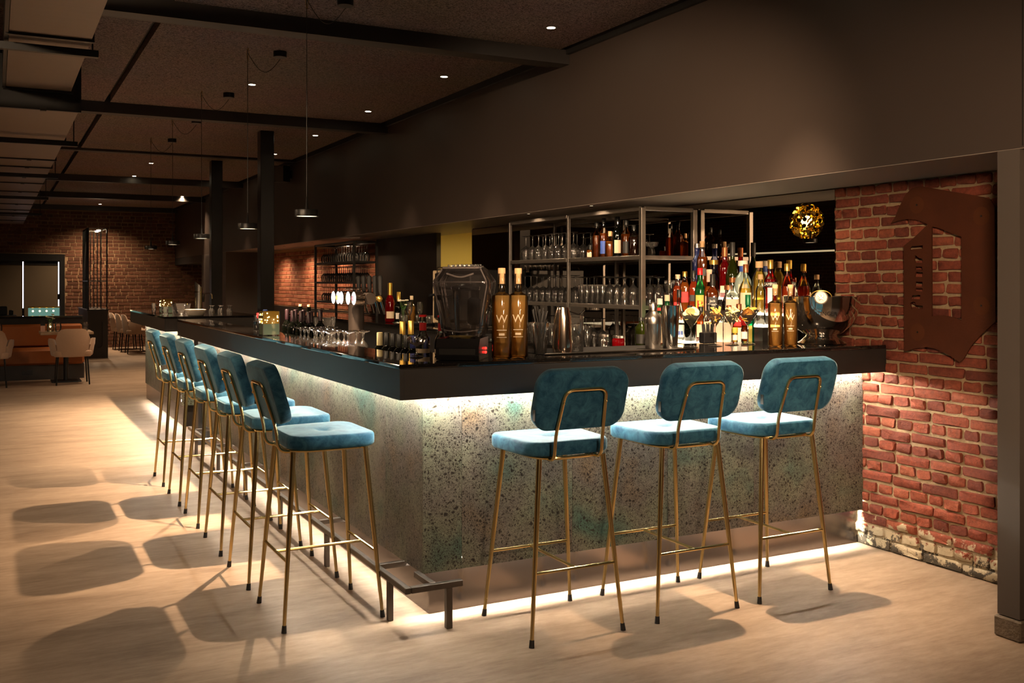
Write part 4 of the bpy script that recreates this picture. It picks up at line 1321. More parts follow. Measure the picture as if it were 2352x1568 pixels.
bottle((4.20, 4.885, Z3), 'frosted white tequila bottle with round white stopper and blue collar', 0.235, 0.053, 0.10, 0.165, 0.021, gm='glass_frost', cap='white_ceramic', caph=0.034, capr=1.5, foil='paper_blue', labels=((0.03, 0.085, 'paper_cream', 0.55),))
bottle((4.21, 4.745, Z4), 'tall clear bottle of yellow liqueur with wooden stopper, rounded shoulders', 0.318, 0.040, 0.215, 0.262, 0.020, lm='liq_yellow', fill=0.8, cap='cork', caph=0.04)
bottle((4.21, 4.645, Z4), 'red aperitif bottle with black band lettered in white, gold cap', 0.325, 0.039, 0.20, 0.245, 0.015, lm='liq_red', fill=0.64, cap='foil_gold', caph=0.055, labels=((0.160, 0.190, 'paper_black', 1.4), (0.06, 0.155, 'paper_white', 0.45)), texts=(('CAMPARI', 0.175, 0.024, 'paper_white'),))
bottle((4.22, 4.512, Z4), 'orange-brown liqueur bottle with sloping shoulders at the right end of the stand', 0.30, 0.036, 0.15, 0.225, 0.014, lm='liq_orange', fill=0.55, cap='foil_gold', caph=0.045, labels=((0.05, 0.11, 'paper_cream', 0.6),))
# second tier
bottle((4.06, 5.375, Z2), 'square red-label whisky bottle, leftmost on the middle tier', 0.305, 0.033, 0.205, 0.25, 0.014, e=5, lm='liq_orange', fill=0.75, cap='paper_cream', caph=0.03, labels=((0.05, 0.12, 'paper_red', 0.7),))
bottle((4.05, 5.285, Z2), 'square amber whisky bottle with slanted red label and gold cap', 0.325, 0.033, 0.22, 0.27, 0.014, e=5, lm='liq_amber', fill=0.78, cap='foil_gold', caph=0.035, labels=((0.12, 0.19, 'paper_red', 0.7),))
bottle((4.06, 5.205, Z2), 'red-tinted bottle with steel pourer and dark slanted label, middle tier', 0.33, 0.033, 0.21, 0.265, 0.014, e=5, lm='liq_orange', fill=0.78, cap='foil_dark', caph=0.05, labels=((0.13, 0.17, 'paper_black', 0.7),))
bottle((4.05, 5.125, Z2), 'green whisky bottle with yellow label, big red letter and red cap', 0.345, 0.035, 0.20, 0.26, 0.015, gm='glass_green', cap='cap_red', caph=0.045, labels=((0.03, 0.17, 'paper_yellow', 0.9),), texts=(('B', 0.105, 0.085, 'paper_red'),))
bottle((4.06, 5.045, Z2), 'bourbon bottle with pink label, red rose mark and pale neck label', 0.335, 0.035, 0.195, 0.255, 0.016, lm='liq_amber', fill=0.68, cap='paper_cream', caph=0.02, labels=((0.04, 0.165, 'paper_pink', 0.8),), foil='paper_pink', texts=(('Four', 0.145, 0.02, 'paper_red'), ('Roses', 0.125, 0.018, 'paper_red')))
bottle((4.03, 4.975, Z2), 'square whiskey bottle with black label and black neck', 0.305, 0.038, 0.185, 0.225, 0.014, e=5, lm='liq_whisky', fill=0.7, cap='paper_black', caph=0.075, labels=((0.02, 0.16, 'paper_black', 0.75),), texts=(('Jack', 0.135, 0.022, 'paper_white'), ("Daniel's", 0.112, 0.018, 'paper_white'), ('Old No.7', 0.085, 0.013, 'paper_white')))
bottle((4.082, 4.885, Z2), 'round brown liqueur flask with domed copper stopper', 0.235, 0.038, 0.13, 0.175, 0.020, lm='liq_dark', fill=0.6, cap='cap_copper', caph=0.03, capr=1.3, labels=((0.05, 0.115, 'paper_cream', 0.5),))
bottle((4.035, 4.792, Z2), 'clear broad gin bottle with pale pink label and copper stopper', 0.282, 0.046, 0.165, 0.215, 0.016, e=4, lm='liq_water', fill=0.7, cap='cap_copper', caph=0.03, labels=((0.02, 0.15, 'paper_pink', 0.75),))
bottle((4.05, 4.685, Z2), 'clear spiced rum bottle with cream label and gold liquid, brown cap', 0.362, 0.042, 0.20, 0.275, 0.014, lm='liq_yellow', fill=0.60, cap='cap_copper', caph=0.05, labels=((0.06, 0.19, 'paper_cream', 0.85), (0.035, 0.052, 'paper_black', 0.6)), texts=(('SPICED GOLD', 0.075, 0.014, 'paper_red'),))
bottle((4.06, 4.565, Z2), 'slim clear bottle with cork among the right-hand spirits, middle tier', 0.30, 0.030, 0.2, 0.245, 0.013, lm='liq_water', cap='cork', caph=0.03)
# first tier
bottle((3.92, 5.385, Z1), 'green gin bottle with red seal, leftmost on the lowest tier', 0.265, 0.034, 0.17, 0.215, 0.016, gm='glass_green', cap='paper_white', caph=0.04, labels=((0.185, 0.205, 'paper_red', 0.5),))
bottle((3.91, 5.290, Z1), 'bright green ribbed gin bottle with rounded shoulders and pale cap', 0.29, 0.040, 0.165, 0.215, 0.015, gm='glass_green', cap='paper_cream', caph=0.04)
bottle((3.92, 5.175, Z1), 'clear long-necked bottle with steel pourer and blue-red label', 0.325, 0.040, 0.14, 0.235, 0.013, lm='liq_water', fill=0.5, cap='foil_dark', caph=0.05, labels=((0.02, 0.10, 'paper_white', 0.8), (0.035, 0.06, 'paper_blue', 0.6)))
bottle((3.93, 5.075, Z1), 'dark squat liqueur bottle behind the first martini glass', 0.225, 0.038, 0.12, 0.16, 0.015, gm='glass_dark', cap='foil_dark', caph=0.04)
bottle((3.93, 4.965, Z1), 'brown bitters bottle with black cap, lowest tier centre', 0.22, 0.036, 0.13, 0.17, 0.014, lm='liq_whisky', cap='foil_dark', caph=0.03, labels=((0.03, 0.11, 'paper_cream', 0.8),))
for i, y in enumerate((4.88, 4.785, 4.692)):
    bottle((3.925, y, Z1), ['clear gin bottle with large pale label, left of three alike on lowest tier', 'clear gin bottle with large pale label, middle of three alike on lowest tier', 'clear gin bottle with large pale label, right of three alike on lowest tier'][i], 0.235, 0.036, 0.145, 0.185, 0.014, e=5, lm='liq_water', fill=0.66, cap=['foil_dark', 'foil_dark', 'cap_copper'][i], caph=0.035, labels=((0.01, 0.13, 'paper_pink' if i else 'paper_cream', 0.75),), group='pale label gin bottles')
bottle((3.92, 4.595, Z1), 'square orange liqueur bottle with white label and red ribbon', 0.245, 0.037, 0.15, 0.19, 0.014, e=5, lm='liq_orange', cap='cap_copper', caph=0.035, labels=((0.02, 0.105, 'paper_white', 0.65), (0.115, 0.14, 'paper_red', 0.75)))
bottle((3.92, 4.515, Z1), 'emerald green liqueur bottle with green cap and yellow label', 0.30, 0.037, 0.155, 0.225, 0.014, gm='glass_teal_green', cap='cap_green', caph=0.06, labels=((0.03, 0.12, 'paper_yellow', 0.7),))
# whiskies on the rack
wh = [(6.30, 0.10, 'small square whisky flask with cream label', 'liq_amber', 'paper_cream'), (6.21, 0.27, 'cut-glass whisky bottle with dark cap', 'liq_whisky', None), (6.115, 0.29, 'tall whisky bottle with blue neck band', 'liq_whisky', 'paper_blue'),
      (6.03, 0.19, 'round corked whisky bottle', 'liq_amber', None), (5.93, 0.29, 'dark port bottle with tan label', None, 'paper_cream'), (5.825, 0.26, 'bourbon bottle with black label', 'liq_whisky', 'paper_black'), (5.73, 0.22, 'square brandy decanter with glass stopper', 'liq_dark', None), (5.63, 0.2, 'short rum bottle', 'liq_dark', None)]
for y, h, lb, lq, pp in wh:
    k = h / 0.3
    bottle((3.95, y, 1.6367), lb + ' on the upper shelf of the central rack', h, 0.038 if h > 0.15 else 0.03, 0.58 * h, 0.76 * h, 0.013, gm='glass_bottle' if lq else 'glass_dark', lm=lq, fill=0.62, cap='cork' if 'corked' in lb else 'foil_dark', caph=0.035, e=5 if 'square' in lb else 2.0, labels=((0.1 * h, 0.42 * h, pp, 0.7),) if pp else (), name='whisky_bottle', group='spirits on the upper shelf')
gl('coupe', 'coupe_glass', (3.96, 5.53, 1.6367), 'single coupe glass at the right end of the upper shelf', None)
for i, y in enumerate((5.72, 5.55)):
    j = thing('storage_jar', ['clear swing-top jar on the back counter beside the highball glasses', 'small red jar with steel lid beside the cobbler shaker'][i], 'jar', (3.70, y, 1.0003))
    MB().lathe([(0.038, 0), (0.042, 0.005), (0.042, 0.075), (0.036, 0.085)], seg=18).build('jar_body', 'glass_thick' if i == 0 else 'liq_red', j, True)
    MB().lathe([(0.038, 0.0855), (0.038, 0.100), (0.034, 0.103)], seg=18).build('lid', 'steel_brushed', j, True)

# ================================================================ THINGS ON THE SHORT COUNTER
ZTOP = 1.1215
def wbottle(x, y, label, letter=True):
    t = bottle((x, y, ZTOP), label, 0.40, 0.0445, 0.275, 0.295, 0.0165, lm='liq_rose', fill=0.70, cap='cork', caph=0.07, capr=1.0, group='corked rose bottles', name='rose_bottle', seg=28,
               texts=(('W', 0.175, 0.05, 'paper_cream'),), labels=((0.126, 0.129, 'paper_cream', 0.5), (0.104, 0.114, 'paper_cream', 0.28), (0.095, 0.097, 'paper_cream', 0.5)))
    return t
wbottle(1.985, 3.90, 'tall corked rose bottle lettered W, left of the pair by the blender')
wbottle(2.075, 3.915, 'tall corked rose bottle lettered W, right of the pair by the blender')
def wbottle_small(x, y, label):
    bottle((x, y, ZTOP), label, 0.325, 0.0365, 0.225, 0.242, 0.0145, lm='liq_rose', fill=0.70, cap='cork', caph=0.055, capr=1.0, group='corked rose bottles', name='rose_bottle', seg=28,
           texts=(('W', 0.15, 0.042, 'paper_cream'),), labels=((0.106, 0.108, 'paper_cream', 0.5), (0.088, 0.096, 'paper_cream', 0.28), (0.080, 0.082, 'paper_cream', 0.5)))
wbottle_small(3.635, 3.975, 'corked rose bottle lettered W, left of the pair by the champagne bowl')
wbottle_small(3.742, 3.975, 'corked rose bottle lettered W, right of the pair by the champagne bowl')
# straws
def straw_glass(x, y, label, h=0.15, n=16, seed=1):
    t = thing('straw_glass', label, 'glass', (x, y, ZTOP))
    MB().lathe([(0.026, 0.0), (0.029, 0.004), (0.043, h)], seg=20, caps=False).build('glass', 'glass_thick', t, True)
    r = random.Random(seed)
    for i in range(n):
        a = r.uniform(0, 2 * PI)
        b = a + r.uniform(-0.6, 0.6)
        m = MB().tube([(0.017 * math.cos(a + 2.4), 0.017 * math.sin(a + 2.4), 0.005), (0.042 * math.cos(b) * r.uniform(0.5, 1.05), 0.042 * math.sin(b) * r.uniform(0.5, 1.05), h + r.uniform(0.045, 0.075))], 0.003, 6)
        m.build('straw', 'black_matte', t, True)
straw_glass(2.27, 4.06, 'glass packed with black straws beside the rose bottles')
t = thing('straw_caddy', 'low holder of short black stirrers behind the martini glasses', 'caddy', (3.50, 4.36, ZTOP))
MB().bbox(-0.045, 0.045, -0.025, 0.025, 0, 0.06, 0.004).build('holder', 'plastic_black', t)
for i in range(9):
    MB().tube([(-0.036 + i * 0.009, 0, 0.0605), (-0.04 + i * 0.0105, 0.004 * (i % 3), 0.105 + 0.008 * (i % 2))], 0.0035, 6).build('stirrer', 'black_matte', t, True)
# tins and shakers
t = thing('mixing_tin', 'tapered steel mixing tin left of the ice glass', 'tin', (2.385, 4.05, ZTOP + 0.003))
MB().lathe([(0.044, 0), (0.046, 0.004), (0.048, 0.03), (0.040, 0.17), (0.028, 0.215), (0.027, 0.2155)], seg=28).build('tin_body', 'copper_steel', t, True)
t = thing('ice_glass', 'clear glass of crushed ice with a steel strainer', 'glass', (2.475, 4.08, ZTOP + 0.003))
MB().lathe([(0.034, 0), (0.037, 0.004), (0.040, 0.175)], seg=22, caps=False).build('glass', 'glass_thick', t, True)
ri = random.Random(4)
m = MB()
for i in range(60):
    a, rr, z = ri.uniform(0, 6.28), ri.uniform(0, 0.028), ri.uniform(0.012, 0.10)
    m.sphere((rr * math.cos(a), rr * math.sin(a), z), ri.uniform(0.006, 0.010), 5, 3)
o = m.build('crushed_ice', 'glass_thick', t)
o['kind'] = 'stuff'
MB().tube(fillet([(-0.05, 0, 0.20), (0.02, 0.0, 0.178), (0.05, 0, 0.20)], 0.01), 0.004, 6).build('strainer', 'steel', t, True)
t = thing('cobbler_shaker', 'steel cobbler shaker with domed cap, left of the tall tin', 'shaker', (2.935, 4.09, ZTOP + 0.003))
MB().lathe([(0.036, 0), (0.038, 0.004), (0.043, 0.125), (0.044, 0.13)], seg=28).build('shaker_body', 'steel_brushed', t, True)
MB().lathe([(0.045, 0.126), (0.0455, 0.15), (0.040, 0.168), (0.024, 0.185), (0.021, 0.19)], seg=28).build('strainer_top', 'steel_brushed', t, True)
MB().lathe([(0.022, 0.19), (0.022, 0.222), (0.017, 0.232), (0.004, 0.235)], seg=24).build('shaker_cap', 'steel_brushed', t, True)
t = thing('mixing_tin', 'tall flared steel tin between the cobbler shaker and the martini glasses', 'tin', (3.035, 4.08, ZTOP + 0.003))
MB().lathe([(0.036, 0), (0.037, 0.004), (0.044, 0.14), (0.0445, 0.145), (0.048, 0.215), (0.0485, 0.216), (0.046, 0.21), (0.034, 0.01)], seg=28).build('tin_body', 'steel', t, True)
# martini glasses with dried fruit
MART = [(0.040, 0.0), (0.036, 0.003), (0.007, 0.007), (0.004, 0.02), (0.004, 0.095), (0.007, 0.104), (0.062, 0.185)]
MM = glass_mesh(MART, 'martini_glass', 26, 'glass_thick')
mg = [(3.22, 4.15, 'dried orange slices', 'citrus_pale'), (3.395, 4.17, 'orange peel sticks', 'citrus'), (3.535, 4.20, 'pale dried lemon slices', 'citrus_pale'), (3.655, 4.21, 'lemon wheels', 'citrus')]
for i, (x, y, what, cm) in enumerate(mg):
    t = thing('martini_glass', 'martini glass of %s, %s of the four' % (what, ['leftmost', 'second from left', 'third from left', 'rightmost'][i]), 'glass', (x, y, ZTOP), 0, 'martini glasses of garnish')
    put('glass', MM, t)
    r = random.Random(50 + i)
    for k in range(14):
        a = k * 2.4 + r.uniform(-0.4, 0.4)
        z = 0.130 + 0.0048 * k
        rad = (z - 0.104) / 0.081 * 0.058 * 0.5
        cxp, cyp = rad * math.cos(a) * 0.8, rad * math.sin(a) * 0.8
        m = MB()
        if i in (0, 3):
            m.lathe([(0.024, -0.0015), (0.024, 0.0015)], seg=12)
        else:
            m.bbox(-0.028, 0.028, -0.006, 0.006, -0.003, 0.003, 0.001)
        m.build('garnish_piece', cm, t, False, (cxp, cyp, z), (r.uniform(-0.9, 0.9), r.uniform(-0.9, 0.9), r.uniform(0, 6)))
# champagne bowl
t = thing('champagne_bowl', 'large polished steel champagne bowl with round emblem, at the wall end', 'bowl', (4.045, 4.06, ZTOP))
bp_ = [(0.135, 0.0), (0.136, 0.004), (0.11, 0.018), (0.085, 0.040), (0.084, 0.046), (0.115, 0.062), (0.158, 0.100), (0.188, 0.150), (0.203, 0.20), (0.208, 0.256), (0.2085, 0.259), (0.205, 0.259), (0.199, 0.205), (0.184, 0.152), (0.155, 0.104), (0.112, 0.067), (0.02, 0.055)]
MB().lathe(bp_, seg=64, caps=True).build('bowl_body', 'steel', t, True)
ph = face_dir(4.045, 4.06)
em = MB().lathe([(0.0345, 0.0), (0.036, 0.003), (0.036, 0.007), (0.031, 0.009), (0.030, 0.0075), (0.001, 0.008)], seg=28).mesh('emblem', 'emblem_steel', True)
eo = put('emblem', em, t, (0.205 * math.cos(ph), 0.205 * math.sin(ph), 0.255), (0, PI / 2 - 0.08, ph))
MB().tube([(0.011, -0.012, 0.010), (0.004, 0.0, 0.011), (-0.006, 0.008, 0.011), (-0.016, 0.004, 0.010)], 0.005, 6).build('rider_relief', 'steel_brushed', eo, True)
MB().tube([(-0.014, -0.014, 0.010), (0.0, -0.002, 0.011), (0.012, 0.014, 0.010)], 0.004, 6).build('horse_relief', 'steel_brushed', eo, True)
ar = []
for i in range(17):
    a = PI * i / 16
    ar.append((0.203 * math.cos(ph + 0.27 * math.cos(a)), 0.203 * math.sin(ph + 0.27 * math.cos(a)), 0.257 + 0.036 * math.sin(a)))
MB().tube(ar, 0.0025, 6).build('emblem_arch', 'foil_gold', t, True)
def bowl_r(z):
    for (r0, z0), (r1, z1) in zip(bp_[:9], bp_[1:10]):
        if z0 <= z <= z1:
            return r0 + (r1 - r0) * (z - z0) / (z1 - z0)
    return 0.2
for s, z, size, mt in (('TAITTINGER', 0.168, 0.030, 'paper_black'), ('CHAMPAGNE', 0.192, 0.013, 'copper_steel')):
    me = text_mesh(s, size, mt)
    for v in me.vertices:
        a = v.co.x / 0.195
        r = bowl_r(z + v.co.y) + 0.0012
        v.co = (r * math.cos(a + ph), r * math.sin(a + ph), z + v.co.y)
    put('bowl_lettering', me, t)
# small bottles near the martini glasses
bottle((3.21, 4.38, ZTOP), 'small whisky bottle with a bird label behind the first martini glass', 0.165, 0.032, 0.11, 0.13, 0.013, lm='liq_amber', fill=0.8, cap='foil_gold', caph=0.02, labels=((0.01, 0.10, 'paper_cream', 0.9),), texts=(('GROUSE', 0.085, 0.014, 'paper_black'),))
bottle((3.07, 4.385, ZTOP), 'small olive oil bottle with dark label behind the tall tin', 0.15, 0.034, 0.09, 0.12, 0.012, gm='glass_olive', cap='foil_dark', caph=0.02, labels=((0.01, 0.06, 'paper_black', 0.9),))
bottle((3.655, 4.32, ZTOP), 'tiny yellow-capped mixer bottle right of the martini glasses', 0.085, 0.017, 0.05, 0.058, 0.0155, lm='liq_yellow', cap='cap_yellow', caph=0.03, labels=((0.015, 0.045, 'paper_white', 1.2),))
bottle((3.735, 4.33, ZTOP), 'tiny bitters bottle with dark red cap behind the right rose bottles', 0.13, 0.020, 0.075, 0.09, 0.0165, lm='liq_whisky', cap='cap_red', caph=0.035, labels=((0.02, 0.06, 'paper_white', 1.2),))
# bar blender with sound cover
t = thing('bar_blender', 'black bar blender under a clear moulded sound cover', 'blender', (1.845, 3.985, ZTOP), -0.64)
def rrect(w, d, r, n=4):
    return cushion_outline(w, d, r, n)
m = MB()
m.loft([[(-0.105, y, z) for y, z in ((-0.105, 0.0), (-0.115, 0.02), (-0.115, 0.055), (-0.085, 0.092), (0.11, 0.096), (0.11, 0.0))], [(0.085, y, z) for y, z in ((-0.105, 0.0), (-0.115, 0.02), (-0.115, 0.055), (-0.085, 0.092), (0.11, 0.096), (0.11, 0.0))]])
bs = m.build('blender_base', 'plastic_black', t)
MB().box(-0.09, 0.07, -0.117, -0.1155, 0.024, 0.05).build('display', 'paper_black', bs)
MB().box(-0.05, 0.02, -0.080, -0.060, 0.0955, 0.0975).build('name_plate', 'steel_brushed', bs)
for dz in (0.028, 0.045):
    MB().lathe([(0.006, -0.002), (0.006, 0.004), (0.004, 0.006)], seg=10).build('power_switch', 'red_led', bs, False, (0.0885, 0.02, dz), (0, PI / 2, 0))
def cov(k, w, d, z, oy=0.0):
    return [(x, y + oy, z) for x, y in rrect(w, d, 0.03)]
m = MB()
m.loft([cov(0, 0.165, 0.15, 0.098), cov(0, 0.19, 0.17, 0.13), cov(0, 0.205, 0.19, 0.20), cov(0, 0.255, 0.215, 0.33), cov(0, 0.25, 0.21, 0.345), cov(0, 0.185, 0.16, 0.395), cov(0, 0.165, 0.14, 0.405), cov(0, 0.15, 0.125, 0.398)], caps=False)
m.build('sound_cover', 'acrylic', t, True)
MB().tube(fillet([(-0.08, -0.085, 0.40), (0.08, -0.085, 0.40), (0.085, -0.02, 0.405)], 0.02), 0.005, 8).build('cover_handle', 'acrylic_edge', t, True)
MB().tube(fillet([(-0.06, -0.1, 0.375), (0.0, -0.105, 0.355), (0.06, -0.1, 0.375)], 0.03), 0.004, 8).build('cover_rib', 'acrylic_edge', t, True)
for sx in (-1, 1):
    for sy in (-1, 1):
        MB().tube(fillet([(sx * 0.075, sy * 0.068, 0.10), (sx * 0.093, sy * 0.086, 0.20), (sx * 0.118, sy * 0.098, 0.335), (sx * 0.085, sy * 0.072, 0.395)], 0.02), 0.0035, 6).build('cover_edge', 'acrylic_edge', t, True)
MB().tube([(-0.118, -0.098, 0.338), (0.118, -0.098, 0.338)], 0.003, 6).build('cover_edge', 'acrylic_edge', t, True)
MB().tube(fillet([(-0.075, -0.09, 0.13), (0.0, -0.1, 0.12), (0.075, -0.09, 0.13)], 0.03), 0.003, 6).build('cover_edge', 'acrylic_edge', t, True)
jar = MB().lathe([(0.045, 0.10), (0.048, 0.13), (0.062, 0.30), (0.064, 0.302)], 0.0, 0.02, 24, caps=False).build('jug', 'acrylic', t, True)
MB().lathe([(0.064, 0.303), (0.066, 0.318), (0.03, 0.33)], 0.0, 0.02, 24).build('jug_lid', 'plastic_black', t, True)
MB().bbox(0.02, 0.075, -0.05, 0.0, 0.15, 0.27, 0.01).build('jug_handle', 'plastic_black', t)
MB().lathe([(0.036, 0.105), (0.036, 0.12), (0.01, 0.135)], 0.0, 0.02, 16).build('blade_hub', 'black_metal', t, True)
for sx in (-1,):
    MB().lathe([(0.012, 0), (0.012, 0.02)], seg=10).build('hinge_knob', 'plastic_black', t, True, (sx * 0.105, 0.0, 0.27), (0, -PI / 2, 0))
# vodka bottles and coupe at the inner corner
for i, (x, y, what) in enumerate(((1.775, 4.30, 'left of the three'), (1.835, 4.22, 'middle of the three'), (1.905, 4.33, 'rear of the three'))):
    bottle((x, y, ZTOP), 'clear syrup bottle with red and grey collar, %s by the blender' % what, 0.185, 0.033, 0.06, 0.105, 0.0155, lm='liq_water', fill=0.5, cap='cap_red', caph=0.010, capr=1.25, labels=((0.008, 0.028, 'paper_cream', 1.3),), foil='paper_red', foilz=(0.112, 0.148), group='red collar syrup bottles', name='syrup_bottle')
gl('coupe', 'coupe_glass', (1.69, 4.17, ZTOP), 'cut coupe glass standing at the corner of the bar', None, 0.95)
gl('tumb', 'tumbler', (1.90, 4.20, ZTOP), 'small tumbler between the syrup bottles', None, 0.8)

# ================================================================ LONG COUNTER AND SERVICE SHELF
ZS = 0.9605
wn_ = [(1.965, 4.93, 'foil_gold', 0.285, 'gold neck white wine bottle in the well, nearest of the gold pair'), (2.05, 5.02, 'foil_gold', 0.285, 'gold neck white wine bottle in the well, rear of the gold pair'), (1.86, 5.00, 'foil_cream', 0.225, 'cream capsule wine bottle in the well, leftmost in the dark row')]
for x, y, fo, h, lb in wn_:
    bottle((x, y + 0.12, ZS), lb, h, 0.036, 0.58 * h, 0.7 * h, 0.0145, gm='glass_olive' if fo == 'foil_gold' else 'glass_dark', cap=fo, caph=0.075, capr=1.1, name='wine_bottle')
dk = [(1.865, 5.02, 'foil_dark'), (1.87, 4.94, 'foil_dark'), (1.875, 4.86, 'foil_dark'), (1.88, 4.78, 'foil_dark'), (1.885, 4.70, 'foil_blue'), (1.89, 4.62, 'foil_dark'), (1.895, 4.54, 'foil_blue')]
nm_ = ['first dark', 'second dark', 'third dark', 'fourth dark', 'left blue', 'fifth dark', 'right blue']
for (x, y, fo), q in zip(dk, nm_):
    bottle((x, y, ZS), '%s capsule wine bottle from the left in the well near the corner' % q, 0.228, 0.036, 0.13, 0.16, 0.0145, gm='glass_dark', cap=fo, caph=0.065, capr=1.1, name='wine_bottle', group='wine bottles in the well')
rw = [(1.90, 7.20, 0.30), (1.93, 7.08, 0.30), (1.96, 6.98, 0.30), (1.88, 6.97, 0.295), (1.91, 6.86, 0.295), (1.94, 6.72, 0.298), (1.90, 6.64, 0.295), (1.97, 6.60, 0.31)]
for i, (x, y, h) in enumerate(rw):
    bottle((x, y, ZS), 'dark red wine bottle with purple capsule in the row beside the glass lantern', h, 0.037, 0.6 * h, 0.73 * h, 0.0145, gm='glass_dark', cap='foil_purple', caph=0.075, capr=1.08, name='wine_bottle', group='red wine bottles beside the lantern')
for x, y, q in ((2.01, 7.24, 'left'), (2.035, 7.10, 'right')):
    bottle((x, y, ZS), 'corked red wine bottle, %s of the two behind the purple capsules' % q, 0.335, 0.037, 0.19, 0.235, 0.014, gm='glass_dark', cap='cork', caph=0.045, capr=0.95, name='wine_bottle')
t = thing('glass_pitcher', 'clear glass pitcher behind the red wine bottles', 'pitcher', (2.08, 6.86, ZS))
MB().lathe([(0.05, 0), (0.055, 0.005), (0.078, 0.25)], seg=22, caps=False).build('pitcher_body', 'glass_thick', t, True)
t = thing('carafe', 'clear carafe with white stopper left of the wine bottles', 'carafe', (1.84, 7.32, ZS))
MB().lathe([(0.045, 0), (0.05, 0.006), (0.046, 0.12), (0.022, 0.2), (0.021, 0.26)], seg=20, caps=False).build('carafe_body', 'glass_thick', t, True)
MB().lathe([(0.024, 0.2605), (0.025, 0.275), (0.02, 0.28)], seg=14).build('stopper', 'paper_white', t, True)
rg2 = random.Random(9)
for row in range(3):
    for i in range(8):
        if row == 2 and 2 <= i <= 5:
            continue
        gl('short', 'stemmed_glass', (1.785 + 0.092 * row + rg2.uniform(-0.008, 0.008), 6.42 - i * 0.098 - 0.03 * (row % 2), ZS), 'upturned stemmed glass standing in the tray between wine bottles and tap tower', 'upturned glasses on the service shelf', 1.04)
t = thing('glass_lantern', 'square mosaic glass lantern glowing gold on the long counter', 'lantern', (1.555, 6.33, ZTOP))
def lantern(t, w, h):
    m = MB().box(-w, w, -w, w, 0.004, h * 0.48)
    m.build('lower_glass', 'lantern_green', t)
    m = MB()
    for x0, x1, y0, y1 in ((-w, w, -w, -w + 0.003), (-w, w, w - 0.003, w), (-w, -w + 0.003, -w + 0.0035, w - 0.0035), (w - 0.003, w, -w + 0.0035, w - 0.0035)):
        m.box(x0, x1, y0, y1, h * 0.485, h)
    m.build('upper_glass', 'lantern_gold', t)
    r = random.Random(5)
    m = MB()
    for k in range(26):
        s_ = r.random()
        a, z = r.uniform(-w * 0.86, w * 0.86), h * r.uniform(0.52, 0.93)
        rr = r.uniform(0.0022, 0.0045)
        c = (a, -w - 0.0002, z) if s_ < 0.5 else (-w - 0.0002, a, z)
        m.sphere(c, rr, 6, 4)
    o = m.build('light_dots', 'candle_dots', t)
    o['kind'] = 'stuff'
    for sx in (-1, 1):
        for sy in (-1, 1):
            MB().box(sx * w - 0.0015, sx * w + 0.0015, sy * w - 0.0015, sy * w + 0.0015, 0, h).build('corner_strip', 'rack_dark', t)
lantern(t, 0.052, 0.152)
t = thing('glass_lantern', 'square mosaic glass lantern glowing on the farther bar section', 'lantern', (1.66, 11.35, ZTOP))
lantern(t, 0.06, 0.15)
t = thing('water_glass', 'tall glass of iced water left of the lantern on the long counter', 'glass', (1.60, 6.62, ZTOP))
MB().lathe([(0.024, 0), (0.027, 0.004), (0.030, 0.13)], seg=18, caps=False).build('glass', 'glass_thick', t, True)
for i in range(4):
    MB().bbox(-0.014, 0.014, -0.014, 0.014, 0.012 + i * 0.028, 0.036 + i * 0.028, 0.003).build('ice_cube', 'glass_frost', t, False, None, (0, 0, i * 0.7))
MB().lathe([(0.016, 0.131), (0.016, 0.15), (0.012, 0.155)], seg=12).build('blue_lid', 'paper_blue', t, True)
t = thing('straw_cup', 'black cup of short straws left of the iced water', 'cup', (1.66, 7.1, ZTOP))
MB().lathe([(0.026, 0), (0.028, 0.004), (0.030, 0.06)], seg=16).build('cup', 'plastic_black', t, True)
for i in range(8):
    a = i * 0.8
    MB().tube([(0.015 * math.cos(a), 0.015 * math.sin(a), 0.061), (0.024 * math.cos(a), 0.024 * math.sin(a), 0.10)], 0.003, 6).build('straw', 'plastic_black', t, True)
t = thing('sauce_bottle', 'squeeze bottle with bright red cap beyond the lantern', 'bottle', (1.78, 7.55, ZS))
MB().lathe([(0.03, 0), (0.032, 0.005), (0.032, 0.2), (0.016, 0.225)], seg=16).build('bottle_body', 'glass_dark', t, True)
MB().lathe([(0.022, 0.2255), (0.022, 0.26), (0.018, 0.265)], seg=14).build('cap', 'cap_red', t, True)
# beer tower
t = thing('beer_tap_tower', 'bronze beer tap tower with glowing round medallions and black handles', 'beer tap', (2.03, 6.02, ZS))
MB().lathe([(0.065, 0), (0.065, 0.01), (0.05, 0.014), (0.05, 0.395), (0.058, 0.3955)], seg=28).build('column', 'tower_bronze', t, True)
MB().lathe([(0.075, 0.452), (0.076, 0.456), (0.03, 0.457)], seg=28).build('top_plate', 'copper_steel', t, True)
hd = MB().tube([(0, -0.27, 0.398), (0, 0.30, 0.398)], 0.036, 24).build('header_pipe', 'tower_bronze', t, True)
med = ['medallion_red', 'medallion_green', 'medallion_white', 'medallion_yellow', 'medallion_white']
for i, (yy, mt) in enumerate(zip((-0.235, -0.125, 0.01, 0.075, 0.175), med)):
    lens = MB().lathe([(0.040, 0.0), (0.042, 0.006), (0.042, 0.058)], seg=24).build('medallion_barrel', 'copper_steel', t, True, (-0.037, yy, 0.400), (0, -PI / 2, 0))
    MB().lathe([(0.0395, 0.0583), (0.03, 0.062), (0.001, 0.064)], seg=24, caps=False).build('medallion_face', 'medallion_white', lens, True)
    if mt != 'medallion_white':
        MB().lathe([(0.020, 0.0655), (0.018, 0.067), (0.001, 0.067)], seg=16, caps=False).build('medallion_print', mt, lens, True)
